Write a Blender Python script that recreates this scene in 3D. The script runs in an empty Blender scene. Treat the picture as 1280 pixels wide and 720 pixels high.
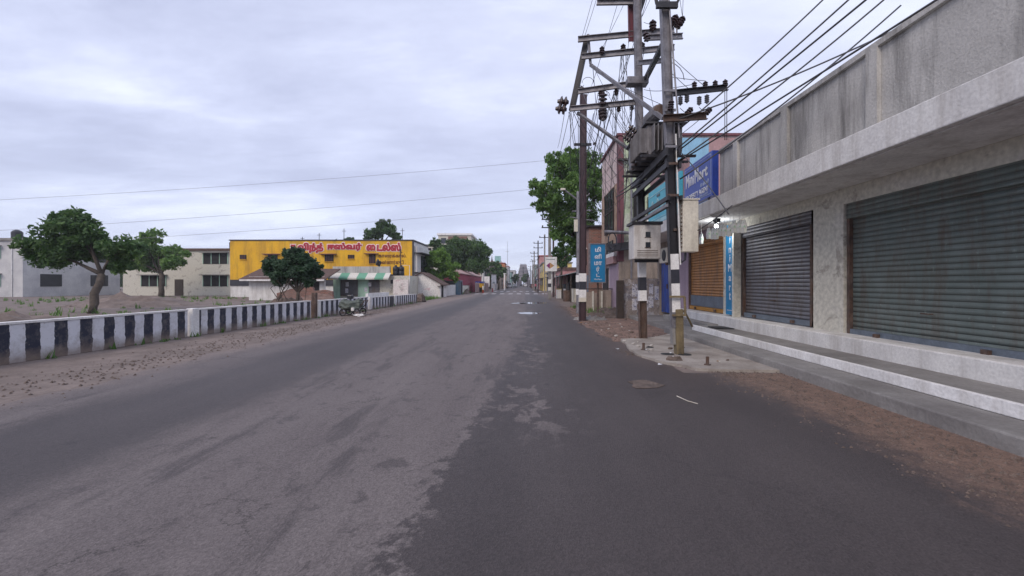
import bpy, bmesh, math, random
from mathutils import Vector, Matrix, noise as mnoise
R = math.radians
random.seed(7)
HAZE = .0006
sc = bpy.context.scene
col = sc.collection
F = 541.0; VX = 656.0; HY = 355.0; CH = 1.5

# ------------------------------------------------------------------ camera
cd = bpy.data.cameras.new('camera'); cam = bpy.data.objects.new('camera', cd); col.objects.link(cam)
cam.location = (0, 0, CH); cam.rotation_euler = (R(90), 0, 0)
cd.sensor_width = 36; cd.lens = F/1280*36
cd.shift_x = -(VX-640)/1280; cd.shift_y = -(360-HY)/1280
cd.clip_start = .05; cd.clip_end = 4000
sc.camera = cam
# ------------------------------------------------------------------ world
SUN_EL, SUN_AZ = 38, -150      # azimuth measured from +Y towards +X
w = bpy.data.worlds.new('World'); sc.world = w; w.use_nodes = True
nt = w.node_tree; nt.nodes.clear()
def nd(nt, t, **kw):
    n = nt.nodes.new(t)
    for k, v in kw.items():
        if k.startswith('i_'):
            key = k[2:]; key = int(key) if key.isdigit() else key.replace('_', ' ')
            s = n.inputs[key]
            if isinstance(v, bpy.types.NodeSocket): nt.links.new(v, s)
            else: s.default_value = v
        else: setattr(n, k, v)
    return n
def mth(nt, op, a, b=0.0, c=0.0, clamp=False):
    n = nd(nt, 'ShaderNodeMath', operation=op, use_clamp=clamp, i_0=a, i_1=b)
    if op in ('MULTIPLY_ADD',): 
        n.inputs[2].default_value = c
    return n.outputs[0]
def ramp(nt, fac, stops, interp='LINEAR'):
    n = nd(nt, 'ShaderNodeValToRGB', i_0=fac); cr = n.color_ramp; cr.interpolation = interp
    while len(cr.elements) < len(stops): cr.elements.new(.5)
    for e, (p, c) in zip(cr.elements, stops):
        e.position = p; e.color = (c, c, c, 1) if isinstance(c, (int, float)) else tuple(c[:3])+(1,)
    return n.outputs[0]
def mixc(nt, f, a, b, mode='MIX'):
    n = nd(nt, 'ShaderNodeMix', data_type='RGBA', blend_type=mode)
    for k, v in ((0, f), (6, a), (7, b)):
        s = n.inputs[k]
        if isinstance(v, bpy.types.NodeSocket): nt.links.new(v, s)
        else: s.default_value = v if k == 0 else tuple(v[:3])+(1,)
    return n.outputs[2]
def smooth(nt, x, a, b):
    n = nd(nt, 'ShaderNodeMapRange', interpolation_type='SMOOTHSTEP', i_0=x, i_1=a, i_2=b, i_3=0.0, i_4=1.0)
    return n.outputs[0]
tc = nd(nt, 'ShaderNodeTexCoord')
sp = nd(nt, 'ShaderNodeSeparateXYZ', i_0=tc.outputs['Generated'])
zz = mth(nt, 'ADD', mth(nt, 'ABSOLUTE', sp.outputs[2]), .16)
cx = mth(nt, 'DIVIDE', sp.outputs[0], zz); cy = mth(nt, 'DIVIDE', sp.outputs[1], zz)
cv = nd(nt, 'ShaderNodeCombineXYZ', i_0=mth(nt, 'MULTIPLY', cx, .5), i_1=cy, i_2=0.3)
n1 = nd(nt, 'ShaderNodeTexNoise', i_Vector=cv.outputs[0], i_Scale=.95, i_Detail=9.0, i_Roughness=.56, i_Distortion=.35)
n2 = nd(nt, 'ShaderNodeTexNoise', i_Vector=cv.outputs[0], i_Scale=2.8, i_Detail=9.0, i_Roughness=.66, i_Distortion=.2)
cl = mth(nt, 'ADD', mth(nt, 'MULTIPLY', n1.outputs[0], .72), mth(nt, 'MULTIPLY', n2.outputs[0], .28))
cc = ramp(nt, cl, [(.34, (4.3, 4.45, 5.75)), (.47, (5.2, 5.35, 6.9)), (.56, (5.9, 6.1, 7.7)), (.68, (7.0, 7.3, 8.9))])
for nn in nt.nodes:      # ramps clamp nothing above 1 in Cycles, but keep it safe: use multiplied white-range colours
    pass
# colour ramps are limited to 0..1 friendly values, so scale afterwards
cc = ramp(nt, cl, [(.36, (.385, .41, .57)), (.45, (.46, .495, .67)), (.53, (.56, .60, .785)), (.62, (.74, .785, .93))])
sx = smooth(nt, sp.outputs[0], -.7, .8)
cc = mixc(nt, mth(nt, 'MULTIPLY', sx, .45), cc, (.70, .735, .90))
low = smooth(nt, sp.outputs[2], .32, 0.0)
cc = mixc(nt, mth(nt, 'MULTIPLY', low, .35), cc, (.56, .615, .77))
ccs = mixc(nt, 1.0, cc, (10, 10, 10), 'MULTIPLY')
sky = nd(nt, 'ShaderNodeTexSky', sky_type='NISHITA', sun_disc=False, sun_elevation=R(SUN_EL), sun_rotation=R(SUN_AZ))
allc = mixc(nt, .92, sky.outputs[0], ccs)
bg = nd(nt, 'ShaderNodeBackground', i_0=allc, i_1=.10)
wo = nd(nt, 'ShaderNodeOutputWorld', i_0=bg.outputs[0])
# ------------------------------------------------------------------ sun behind the cloud
sl = bpy.data.lights.new('sun', 'SUN'); sl.energy = 1.35; sl.angle = R(28); sl.color = (1, .87, .74)
so = bpy.data.objects.new('sun', sl); col.objects.link(so); so.location = (-20, -20, 40)
az = R(SUN_AZ); el = R(SUN_EL)
sd = Vector((math.sin(az)*math.cos(el), math.cos(az)*math.cos(el), math.sin(el)))
so.rotation_euler = sd.to_track_quat('Z', 'Y').to_euler()
vs = sc.view_settings; vs.view_transform = 'Standard'; vs.look = 'None'; vs.exposure = 0.42; vs.gamma = 1.0; vs.use_curve_mapping = False
sc.cycles.use_denoising = True
sc.cycles.max_bounces = 5

# ------------------------------------------------------------------ helpers
def P(px, py, Y): return Vector(((px-VX)/F*Y, Y, CH-(py-HY)/F*Y))
def wloc(o):
    v = Vector((0, 0, 0))
    while o: v += o.location; o = o.parent
    return v
class MB:
    def __init__(s): s.v = []; s.f = []
    def add(s, vs, fs):
        b = len(s.v); s.v += [Vector(v) for v in vs]; s.f += [tuple(b+i for i in f) for f in fs]; return s
    def box(s, x0, x1, y0, y1, z0, z1):
        return s.add([(x0,y0,z0),(x1,y0,z0),(x1,y1,z0),(x0,y1,z0),(x0,y0,z1),(x1,y0,z1),(x1,y1,z1),(x0,y1,z1)],
                     [(0,3,2,1),(4,5,6,7),(0,1,5,4),(1,2,6,5),(2,3,7,6),(3,0,4,7)])
    def seg(s, p0, p1, a, b, xh=(1,0,0), off=(0,0)):
        p0, p1 = Vector(p0), Vector(p1); d = (p1-p0).normalized(); xh = Vector(xh)
        x = xh-d*xh.dot(d)
        if x.length < 1e-3: x = Vector((0,1,0))-d*d.y
        x.normalize(); y = d.cross(x)
        o = x*off[0]+y*off[1]; q = []
        for p in (p0, p1):
            for sx, sy in ((-1,-1),(1,-1),(1,1),(-1,1)): q.append(p+o+x*sx*a/2+y*sy*b/2)
        return s.add(q, [(0,3,2,1),(4,5,6,7),(0,1,5,4),(1,2,6,5),(2,3,7,6),(3,0,4,7)])
    def hbeam(s, p0, p1, w, d, t=.014, xh=(1,0,0)):      # flanges face along xh
        s.seg(p0, p1, t, d, xh, (-w/2, 0)); s.seg(p0, p1, t, d, xh, (w/2, 0)); s.seg(p0, p1, w-t-.002, t, xh); return s
    def chan(s, p0, p1, h, d, t=.012):      # channel lying on its side, open away from the camera
        s.seg(p0, p1, h, t, (0,0,1), (0, 0)); 
        s.seg(p0, p1, t, d, (0,0,1), (h/2+t/2+.001, d/2)); s.seg(p0, p1, t, d, (0,0,1), (-h/2-t/2-.001, d/2)); return s
    def tube(s, pts, r, n=6, r1=None):
        pts = [Vector(p) for p in pts]; b = len(s.v); m = len(pts)
        for i, p in enumerate(pts):
            d = (pts[min(i+1, m-1)]-pts[max(i-1, 0)]).normalized()
            h = Vector((0,0,1)) if abs(d.z) < .9 else Vector((1,0,0))
            x = d.cross(h).normalized(); y = d.cross(x)
            rr = r if r1 is None else r+(r1-r)*i/(m-1)
            if isinstance(r, (list, tuple)): rr = r[i]
            for k in range(n):
                a = 2*math.pi*k/n; s.v.append(p+x*math.cos(a)*rr+y*math.sin(a)*rr)
        for i in range(m-1):
            for k in range(n):
                s.f.append((b+i*n+k, b+i*n+(k+1)%n, b+(i+1)*n+(k+1)%n, b+(i+1)*n+k))
        s.f.append(tuple(b+k for k in range(n))[::-1]); s.f.append(tuple(b+(m-1)*n+k for k in range(n))); return s
    def lathe(s, prof, base, axis=(0,0,1), n=10):
        axis = Vector(axis).normalized(); h = Vector((0,0,1)) if abs(axis.z) < .9 else Vector((1,0,0))
        x = axis.cross(h).normalized(); y = axis.cross(x); base = Vector(base); b = len(s.v)
        for (r, t) in prof:
            for k in range(n):
                a = 2*math.pi*k/n; s.v.append(base+axis*t+x*math.cos(a)*max(r, .001)+y*math.sin(a)*max(r, .001))
        m = len(prof)
        for i in range(m-1):
            for k in range(n): s.f.append((b+i*n+k, b+i*n+(k+1)%n, b+(i+1)*n+(k+1)%n, b+(i+1)*n+k))
        s.f.append(tuple(b+k for k in range(n))[::-1]); s.f.append(tuple(b+(m-1)*n+k for k in range(n))); return s
    def prism(s, poly, z0, z1):
        n = len(poly)
        return s.add([(x,y,z0) for x,y in poly]+[(x,y,z1) for x,y in poly],
                     [tuple(range(n))[::-1], tuple(range(n, 2*n))]+[(i,(i+1)%n,n+(i+1)%n,n+i) for i in range(n)])
    def prismy(s, poly, y0, y1):      # poly in x,z
        n = len(poly)
        return s.add([(x,y0,z) for x,z in poly]+[(x,y1,z) for x,z in poly],
                     [tuple(range(n)), tuple(range(n, 2*n))[::-1]]+[(i,n+i,n+(i+1)%n,(i+1)%n) for i in range(n)])
    def ell(s, c, rad, nu=10, nv=7, jit=0):
        c = Vector(c); b = len(s.v)
        for j in range(nv+1):
            th = math.pi*j/nv
            for i in range(nu):
                ph = 2*math.pi*i/nu
                d = Vector((math.sin(th)*math.cos(ph), math.sin(th)*math.sin(ph), math.cos(th)))
                k = 1+jit*mnoise.noise(d*2.1+c*3)
                s.v.append(c+Vector((d.x*rad[0], d.y*rad[1], d.z*rad[2]))*k)
        for j in range(nv):
            for i in range(nu): s.f.append((b+j*nu+i, b+j*nu+(i+1)%nu, b+(j+1)*nu+(i+1)%nu, b+(j+1)*nu+i))
        return s
    def build(s, name, m, parent=None, bevel=0, smooth=False, origin=None, fix=True):
        if parent is not None: o0 = wloc(parent)
        elif origin is not None: o0 = Vector(origin)
        else:
            xs = [v.x for v in s.v]; ys = [v.y for v in s.v]; o0 = Vector(((min(xs)+max(xs))/2, (min(ys)+max(ys))/2, min(v.z for v in s.v)))
        me = bpy.data.meshes.new(name); me.from_pydata([tuple(v-o0) for v in s.v], [], s.f); me.update()
        if fix:
            bm = bmesh.new(); bm.from_mesh(me); bmesh.ops.recalc_face_normals(bm, faces=bm.faces); bm.to_mesh(me); bm.free()
        if smooth:
            for p in me.polygons: p.use_smooth = True
        me.materials.append(m)
        o = bpy.data.objects.new(name, me); col.objects.link(o)
        if parent is not None: o.parent = parent
        else: o.location = o0
        if bevel:
            bv = o.modifiers.new('edge', 'BEVEL'); bv.width = bevel; bv.segments = 2; bv.limit_method = 'ANGLE'
        return o
def tag(o, label=None, cat=None, group=None, kind=None):
    if label: o['label'] = label
    if cat: o['category'] = cat
    if group: o['group'] = group
    if kind: o['kind'] = kind
    return o
def thing(name, label, cat, loc=(0,0,0), group=None):
    o = bpy.data.objects.new(name, None); col.objects.link(o); o.location = loc; o.empty_display_size = .2
    return tag(o, label, cat, group)
def copy_tree(o, parent=None, kids=None):
    c = o.copy(); col.objects.link(c)
    if parent is not None: c.parent = parent
    for ch in [x for x in list(col.objects) if x.parent == o and x != c]: copy_tree(ch, c)
    return c
def lettering(parent, body, O, U, V, wd, ht, m, bold=.03, depth=.006, name='lettering'):
    """fit a text into a rectangle wd x ht whose lower left corner is O"""
    cu = bpy.data.curves.new(name, 'FONT'); cu.body = body; cu.size = 1; cu.bevel_depth = bold; cu.bevel_resolution = 1; cu.resolution_u = 4
    if not bold: cu.extrude = .02
    t = bpy.data.objects.new(name, cu); col.objects.link(t); bpy.context.view_layer.update()
    me = bpy.data.meshes.new_from_object(t.evaluated_get(bpy.context.evaluated_depsgraph_get()))
    bpy.data.objects.remove(t)
    O, U, V = Vector(O), Vector(U), Vector(V); W = U.cross(V)
    xs = [v.co.x for v in me.vertices]; ys = [v.co.y for v in me.vertices]; zs = [v.co.z for v in me.vertices]
    x0, y0 = min(xs), min(ys); kx = wd/(max(xs)-x0); ky = ht/(max(ys)-y0); mz = max(max(zs), .001)
    o0 = wloc(parent)
    for v in me.vertices: v.co = O+U*(v.co.x-x0)*kx+V*(v.co.y-y0)*ky+W*(v.co.z/mz*depth)-o0
    me.materials.clear(); me.materials.append(m)
    o = bpy.data.objects.new(name, me); col.objects.link(o); o.parent = parent
    return o

# ------------------------------------------------------------------ materials
def mat(name, c1, c2=None, scale=2.0, rough=.8, metal=0.0, bump=.25, bscale=25.0, grime=0.0, gcol=(.05,.045,.04), gscale=(3,3,.35), lo=.38, hi=.66, spec=.5):
    m = bpy.data.materials.new(name); m.use_nodes = True; nt = m.node_tree; nt.nodes.clear()
    tc = nd(nt, 'ShaderNodeTexCoord').outputs['Object']
    c2 = c2 or tuple(x*.72 for x in c1)
    n = nd(nt, 'ShaderNodeTexNoise', i_Vector=tc, i_Scale=scale, i_Detail=6.0, i_Roughness=.65)
    c = mixc(nt, ramp(nt, n.outputs[0], [(lo, 0.0), (hi, 1.0)]), c1, c2)
    n3 = nd(nt, 'ShaderNodeTexNoise', i_Vector=tc, i_Scale=bscale, i_Detail=4.0)
    c = mixc(nt, .35, c, mixc(nt, 1.0, c, ramp(nt, n3.outputs[0], [(.3, .65), (.7, 1.25)]), 'MULTIPLY'))
    if grime:
        mp = nd(nt, 'ShaderNodeMapping', i_0=tc); mp.inputs[3].default_value = gscale
        g = nd(nt, 'ShaderNodeTexNoise', i_Vector=mp.outputs[0], i_Scale=1.0, i_Detail=7.0, i_Roughness=.7)
        c = mixc(nt, mth(nt, 'MULTIPLY', ramp(nt, g.outputs[0], [(.46, 0.0), (.68, 1.0)]), grime), c, gcol)
    b = nd(nt, 'ShaderNodeBsdfPrincipled', i_Base_Color=c, i_Roughness=rough, i_Metallic=metal)
    b.inputs['Specular IOR Level'].default_value = spec
    if bump:
        bp = nd(nt, 'ShaderNodeBump', i_Strength=bump, i_Height=n3.outputs[0]); bp.inputs['Distance'].default_value = .02
        nt.links.new(bp.outputs[0], b.inputs['Normal'])
    nd(nt, 'ShaderNodeOutputMaterial', i_0=b.outputs[0])
    return m
def leafmat(name, c1, c2, c3):
    m = bpy.data.materials.new(name); m.use_nodes = True; nt = m.node_tree; nt.nodes.clear()
    geo = nd(nt, 'ShaderNodeNewGeometry'); tc = nd(nt, 'ShaderNodeTexCoord').outputs['Object']
    n = nd(nt, 'ShaderNodeTexNoise', i_Vector=tc, i_Scale=.8, i_Detail=3.0)
    f = mth(nt, 'ADD', mth(nt, 'MULTIPLY', geo.outputs['Random Per Island'], .4), mth(nt, 'MULTIPLY', n.outputs[0], .6))
    c = ramp(nt, f, [(.2, c1), (.5, c2), (.8, c3)])
    b = nd(nt, 'ShaderNodeBsdfPrincipled', i_Base_Color=c, i_Roughness=.6)
    tr = nd(nt, 'ShaderNodeBsdfTranslucent', i_0=c)
    mx = nd(nt, 'ShaderNodeMixShader', i_0=.42, i_1=b.outputs[0], i_2=tr.outputs[0])
    nd(nt, 'ShaderNodeOutputMaterial', i_0=mx.outputs[0]); return m
def slat(name, c1, c2, period, axis=2, rough=.5, metal=0.3, duty=.22):
    """surface of pressed slats: a dark line each period and a bump across it"""
    m = bpy.data.materials.new(name); m.use_nodes = True; nt = m.node_tree; nt.nodes.clear()
    tc = nd(nt, 'ShaderNodeTexCoord').outputs['Object']; s = nd(nt, 'ShaderNodeSeparateXYZ', i_0=tc)
    fr = mth(nt, 'FRACT', mth(nt, 'DIVIDE', mth(nt, 'ADD', s.outputs[axis], 100), period))
    n = nd(nt, 'ShaderNodeTexNoise', i_Vector=tc, i_Scale=3.0, i_Detail=6.0, i_Roughness=.65)
    c = mixc(nt, ramp(nt, n.outputs[0], [(.35, 0.0), (.7, 1.0)]), c1, c2)
    c = mixc(nt, ramp(nt, fr, [(0, 1.0), (duty, 0.0)]), c, tuple(x*.35 for x in c1))
    mp = nd(nt, 'ShaderNodeMapping', i_0=tc); mp.inputs[3].default_value = (2.2, 2.2, .45)
    g = nd(nt, 'ShaderNodeTexNoise', i_Vector=mp.outputs[0], i_Scale=1.6, i_Detail=9.0, i_Roughness=.75)
    c = mixc(nt, mth(nt, 'MULTIPLY', ramp(nt, g.outputs[0], [(.47, 0.0), (.66, 1.0)]), .7), c, (.10, .07, .05))
    g2 = nd(nt, 'ShaderNodeTexNoise', i_Vector=tc, i_Scale=9.0, i_Detail=8.0, i_Roughness=.8)
    c = mixc(nt, ramp(nt, g2.outputs[0], [(.6, 0.0), (.68, .6)]), c, tuple(min(1, x*1.7+.05) for x in c1))
    n9 = nd(nt, 'ShaderNodeTexNoise', i_Vector=tc, i_Scale=1.3, i_Detail=2.0)
    b = nd(nt, 'ShaderNodeBsdfPrincipled', i_Base_Color=c, i_Roughness=rough, i_Metallic=metal)
    h = mth(nt, 'ADD', mth(nt, 'SINE', mth(nt, 'MULTIPLY', fr, math.pi)), mth(nt, 'MULTIPLY', n9.outputs[0], 2.2))
    bp = nd(nt, 'ShaderNodeBump', i_Strength=.8, i_Height=h); bp.inputs['Distance'].default_value = period*.3
    nt.links.new(bp.outputs[0], b.inputs['Normal'])
    nd(nt, 'ShaderNodeOutputMaterial', i_0=b.outputs[0]); return m
def stripes(name, ca, cb, period, axis=1, duty=.5, phase=0, dirt=.5):
    m = bpy.data.materials.new(name); m.use_nodes = True; nt = m.node_tree; nt.nodes.clear()
    tc = nd(nt, 'ShaderNodeTexCoord').outputs['Object']; s = nd(nt, 'ShaderNodeSeparateXYZ', i_0=tc)
    jn = nd(nt, 'ShaderNodeTexNoise', i_Vector=tc, i_Scale=6.0, i_Detail=5.0)
    a = mth(nt, 'ADD', s.outputs[axis], mth(nt, 'MULTIPLY', mth(nt, 'SUBTRACT', jn.outputs[0], .5), .09))
    fr = mth(nt, 'FRACT', mth(nt, 'DIVIDE', mth(nt, 'ADD', a, 100+phase), period))
    f = mth(nt, 'GREATER_THAN', fr, duty)
    c = mixc(nt, f, ca, cb)
    n = nd(nt, 'ShaderNodeTexNoise', i_Vector=tc, i_Scale=4.5, i_Detail=8.0, i_Roughness=.75)
    c = mixc(nt, mth(nt, 'MULTIPLY', ramp(nt, n.outputs[0], [(.48, 0.0), (.66, 1.0)]), dirt), c, (.25, .23, .21))
    ch = nd(nt, 'ShaderNodeTexNoise', i_Vector=tc, i_Scale=13.0, i_Detail=8.0, i_Roughness=.8)
    c = mixc(nt, ramp(nt, ch.outputs[0], [(.60, 0.0), (.63, .75)]), c, (.27, .25, .23))
    if axis == 1:
        lowz = nd(nt, 'ShaderNodeMapRange', i_0=mth(nt, 'ADD', s.outputs[2], mth(nt, 'MULTIPLY', n.outputs[0], -.35)), i_1=.12, i_2=-.12, i_3=0.0, i_4=.75).outputs[0]
        c = mixc(nt, lowz, c, (.24, .185, .15))
    b = nd(nt, 'ShaderNodeBsdfPrincipled', i_Base_Color=c, i_Roughness=.7)
    bp = nd(nt, 'ShaderNodeBump', i_Strength=.3, i_Height=n.outputs[0]); bp.inputs['Distance'].default_value = .02
    nt.links.new(bp.outputs[0], b.inputs['Normal'])
    nd(nt, 'ShaderNodeOutputMaterial', i_0=b.outputs[0]); return m
def brickmat(name, c1, c2, mortar, scale=1.0, axis='y'):
    m = bpy.data.materials.new(name); m.use_nodes = True; nt = m.node_tree; nt.nodes.clear()
    tc = nd(nt, 'ShaderNodeTexCoord').outputs['Object']; s = nd(nt, 'ShaderNodeSeparateXYZ', i_0=tc)
    cv = nd(nt, 'ShaderNodeCombineXYZ', i_0=mth(nt, 'ADD', s.outputs[0], s.outputs[1]), i_1=s.outputs[2])
    br = nd(nt, 'ShaderNodeTexBrick', i_Vector=cv.outputs[0], i_Color1=c1+(1,), i_Color2=c2+(1,), i_Mortar=mortar+(1,), i_Scale=scale)
    br.inputs['Brick Width'].default_value = .24; br.inputs['Row Height'].default_value = .09; br.inputs['Mortar Size'].default_value = .012
    n = nd(nt, 'ShaderNodeTexNoise', i_Vector=tc, i_Scale=1.5, i_Detail=8.0, i_Roughness=.7)
    c = mixc(nt, mth(nt, 'MULTIPLY', ramp(nt, n.outputs[0], [(.45, 0.0), (.7, 1.0)]), .6), br.outputs[0], mortar)
    b = nd(nt, 'ShaderNodeBsdfPrincipled', i_Base_Color=c, i_Roughness=.9)
    nd(nt, 'ShaderNodeOutputMaterial', i_0=b.outputs[0]); return m
def blotch(name, base, cols, scale=2.5, thr=.58):
    """painted or postered plaster: patches of several colours over a base"""
    m = bpy.data.materials.new(name); m.use_nodes = True; nt = m.node_tree; nt.nodes.clear()
    tc = nd(nt, 'ShaderNodeTexCoord').outputs['Object']; c = base
    for i, k in enumerate(cols):
        mp = nd(nt, 'ShaderNodeMapping', i_0=tc); mp.inputs[1].default_value = (i*7.3, i*3.1, i*5.7)
        n = nd(nt, 'ShaderNodeTexNoise', i_Vector=mp.outputs[0], i_Scale=scale, i_Detail=5.0, i_Roughness=.7, i_Distortion=.6)
        c = mixc(nt, ramp(nt, n.outputs[0], [(thr, 0.0), (thr+.05, .85)]), c, k)
    n = nd(nt, 'ShaderNodeTexNoise', i_Vector=tc, i_Scale=12.0, i_Detail=6.0)
    c = mixc(nt, .5, c, mixc(nt, 1.0, c, ramp(nt, n.outputs[0], [(.3, .5), (.7, 1.3)]), 'MULTIPLY'))
    b = nd(nt, 'ShaderNodeBsdfPrincipled', i_Base_Color=c, i_Roughness=.85)
    nd(nt, 'ShaderNodeOutputMaterial', i_0=b.outputs[0]); return m
def emis(name, c, s):
    m = bpy.data.materials.new(name); m.use_nodes = True; nt = m.node_tree; nt.nodes.clear()
    e = nd(nt, 'ShaderNodeEmission', i_0=c+(1,), i_1=s); nd(nt, 'ShaderNodeOutputMaterial', i_0=e.outputs[0]); return m

def road_material():
    m = bpy.data.materials.new('asphalt'); m.use_nodes = True; nt = m.node_tree; nt.nodes.clear()
    tc = nd(nt, 'ShaderNodeTexCoord').outputs['Object']; s = nd(nt, 'ShaderNodeSeparateXYZ', i_0=tc)
    X, Y = s.outputs[0], s.outputs[1]
    def ns(sc_, vec=(1,1,1), det=8.0, ro=.65, dist=0.0, loc=(0,0,0)):
        mp = nd(nt, 'ShaderNodeMapping', i_0=tc); mp.inputs[3].default_value = vec; mp.inputs[1].default_value = loc
        return nd(nt, 'ShaderNodeTexNoise', i_Vector=mp.outputs[0], i_Scale=sc_, i_Detail=det, i_Roughness=ro, i_Distortion=dist).outputs[0]
    def cen(n, k): return mth(nt, 'MULTIPLY', mth(nt, 'SUBTRACT', n, .5), k)
    big = ns(.9, (1,.35,1), 3.0); mid = ns(3.2, (1,.8,1), 9.0, .72, .4); fine = ns(11, (1,.75,1), 7.0, .75)
    stk = ns(2.2, (1,.16,1), 9.0, .72, .3, (5,0,0))
    # boundary between the dusty left lanes and the smooth dark lane where the camera stands
    edge = mth(nt, 'ADD', X, mth(nt, 'ADD', cen(big, .9), mth(nt, 'ADD', cen(mid, 1.0), cen(fine, .38))))
    bx = nd(nt, 'ShaderNodeMapRange', i_0=Y, i_1=0.0, i_2=16.0, i_3=-.80, i_4=.05).outputs[0]
    L = smooth(nt, mth(nt, 'SUBTRACT', bx, edge), -.03, .06)          # 1 on the dusty side
    e2 = mth(nt, 'ADD', X, mth(nt, 'ADD', cen(big, 1.2), cen(mid, .9)))
    L2 = smooth(nt, e2, -3.9, -3.0)                                    # dark band further left
    L3 = smooth(nt, e2, -4.9, -5.7)
    dusty = mth(nt, 'MULTIPLY', L, mth(nt, 'MAXIMUM', L2, mth(nt, 'MULTIPLY', L3, .8)))
    sp_ = ramp(nt, stk, [(.385, 0.0), (.455, 1.0)])
    sp2 = ramp(nt, mid, [(.37, 0.0), (.43, 1.0)])
    dusty = mth(nt, 'MULTIPLY', dusty, mth(nt, 'MULTIPLY_ADD', mth(nt, 'MULTIPLY', sp_, sp2), .72, .28))
    # scattered pale scuffs just right of the boundary
    sc1 = ramp(nt, mth(nt, 'ADD', mth(nt, 'MULTIPLY', mid, .6), mth(nt, 'MULTIPLY', big, .4)), [(.525, 0.0), (.54, 1.0)])
    sw = mth(nt, 'MULTIPLY', smooth(nt, X, -1.0, -.2), smooth(nt, X, 1.0, .3))
    sw = mth(nt, 'MULTIPLY', sw, smooth(nt, Y, 3.6, 5.0))
    dusty = mth(nt, 'MAXIMUM', dusty, mth(nt, 'MULTIPLY', mth(nt, 'MULTIPLY', sc1, sw), .9))
    darkc = mixc(nt, ramp(nt, ns(.45, (1,.5,1), 5.0), [(.35, 0.0), (.65, 1.0)]), (.056, .046, .046), (.076, .063, .062))
    lightc = mixc(nt, ramp(nt, ns(1.2, (1,.22,1), 6.0), [(.3, 0.0), (.7, 1.0)]), (.130, .111, .110), (.175, .152, .148))
    c = mixc(nt, dusty, darkc, lightc)
    # old tyre tracks
    trk = ramp(nt, ns(1.0, (2.4,.05,1), 5.0, .6, .1, (2,3,0)), [(.42, 0.0), (.6, 1.0)])
    c = mixc(nt, mth(nt, 'MULTIPLY', trk, .28), c, mixc(nt, 1.0, c, (.72,.72,.74), 'MULTIPLY'))
    # brown dust washed in from both edges
    er = smooth(nt, mth(nt, 'ADD', X, mth(nt, 'ADD', cen(mid, 1.0), cen(big, .8))), 1.55, 2.75)
    el_ = smooth(nt, mth(nt, 'ADD', X, mth(nt, 'ADD', cen(mid, 1.2), cen(big, 1.0))), -5.9, -7.0)
    far = smooth(nt, Y, 5.0, 11.0)
    c = mixc(nt, mth(nt, 'MULTIPLY', mth(nt, 'MULTIPLY', er, far), .8), c, (.125, .088, .075))
    c = mixc(nt, mth(nt, 'MULTIPLY', el_, .85), c, (.22, .175, .155))
    nearv = mth(nt, 'SUBTRACT', 1.0, smooth(nt, Y, 7.3, 9.0))
    er2 = smooth(nt, mth(nt, 'ADD', X, mth(nt, 'ADD', cen(mid, 1.3), mth(nt, 'ADD', cen(fine, .7), cen(big, .9)))), 2.9, 3.75)
    dirtc = mixc(nt, ramp(nt, ns(7, (1,1,1), 9.0, .8), [(.35, 0.0), (.65, 1.0)]), (.115, .078, .062), (.25, .165, .125))
    c = mixc(nt, mth(nt, 'MULTIPLY', er2, nearv), c, dirtc)
    # aggregate
    vo = nd(nt, 'ShaderNodeTexVoronoi', i_Vector=tc, i_Scale=95.0)
    gr = ramp(nt, vo.outputs['Color'], [(.0, .6), (1.0, 1.4)])
    nz = ns(60, (1,1,1), 5.0, .8)
    c = mixc(nt, .75, c, mixc(nt, 1.0, c, gr, 'MULTIPLY'))
    c = mixc(nt, .6, c, mixc(nt, 1.0, c, ramp(nt, nz, [(.3, .55), (.7, 1.45)]), 'MULTIPLY'))
    wv_ = nd(nt, 'ShaderNodeTexNoise', i_Vector=tc, i_Scale=1.7, i_Detail=6.0, i_Roughness=.7)
    vv = nd(nt, 'ShaderNodeVectorMath', operation='ADD', i_0=tc, i_1=wv_.outputs['Color'])
    ck = nd(nt, 'ShaderNodeTexVoronoi', feature='DISTANCE_TO_EDGE', i_Vector=vv.outputs[0], i_Scale=.42)
    ckm = mth(nt, 'MULTIPLY', ramp(nt, ck.outputs['Distance'], [(.0, 1.0), (.006, 0.0)]), ramp(nt, ns(.5, (1,.6,1), 4.0, .6, 0, (9,1,0)), [(.48, 0.0), (.56, 1.0)]))
    c = mixc(nt, mth(nt, 'MULTIPLY', ckm, .7), c, (.03, .026, .026))
    oil = ramp(nt, ns(2.6, (1,1,1), 3.0, .5, .2, (4,8,0)), [(.70, 0.0), (.74, .6)])
    c = mixc(nt, oil, c, (.035, .031, .032))
    ro = mth(nt, 'MULTIPLY_ADD', dusty, .22, .62)
    b = nd(nt, 'ShaderNodeBsdfPrincipled', i_Base_Color=c, i_Roughness=ro)
    b.inputs['Specular IOR Level'].default_value = .4
    hh = mth(nt, 'ADD', mth(nt, 'MULTIPLY', vo.outputs['Distance'], .5), mth(nt, 'ADD', mth(nt, 'MULTIPLY', nz, .8), mth(nt, 'MULTIPLY', fine, 1.0)))
    bp = nd(nt, 'ShaderNodeBump', i_Strength=.5, i_Height=hh); bp.inputs['Distance'].default_value = .012
    nt.links.new(bp.outputs[0], b.inputs['Normal'])
    nd(nt, 'ShaderNodeOutputMaterial', i_0=b.outputs[0]); return m

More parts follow.
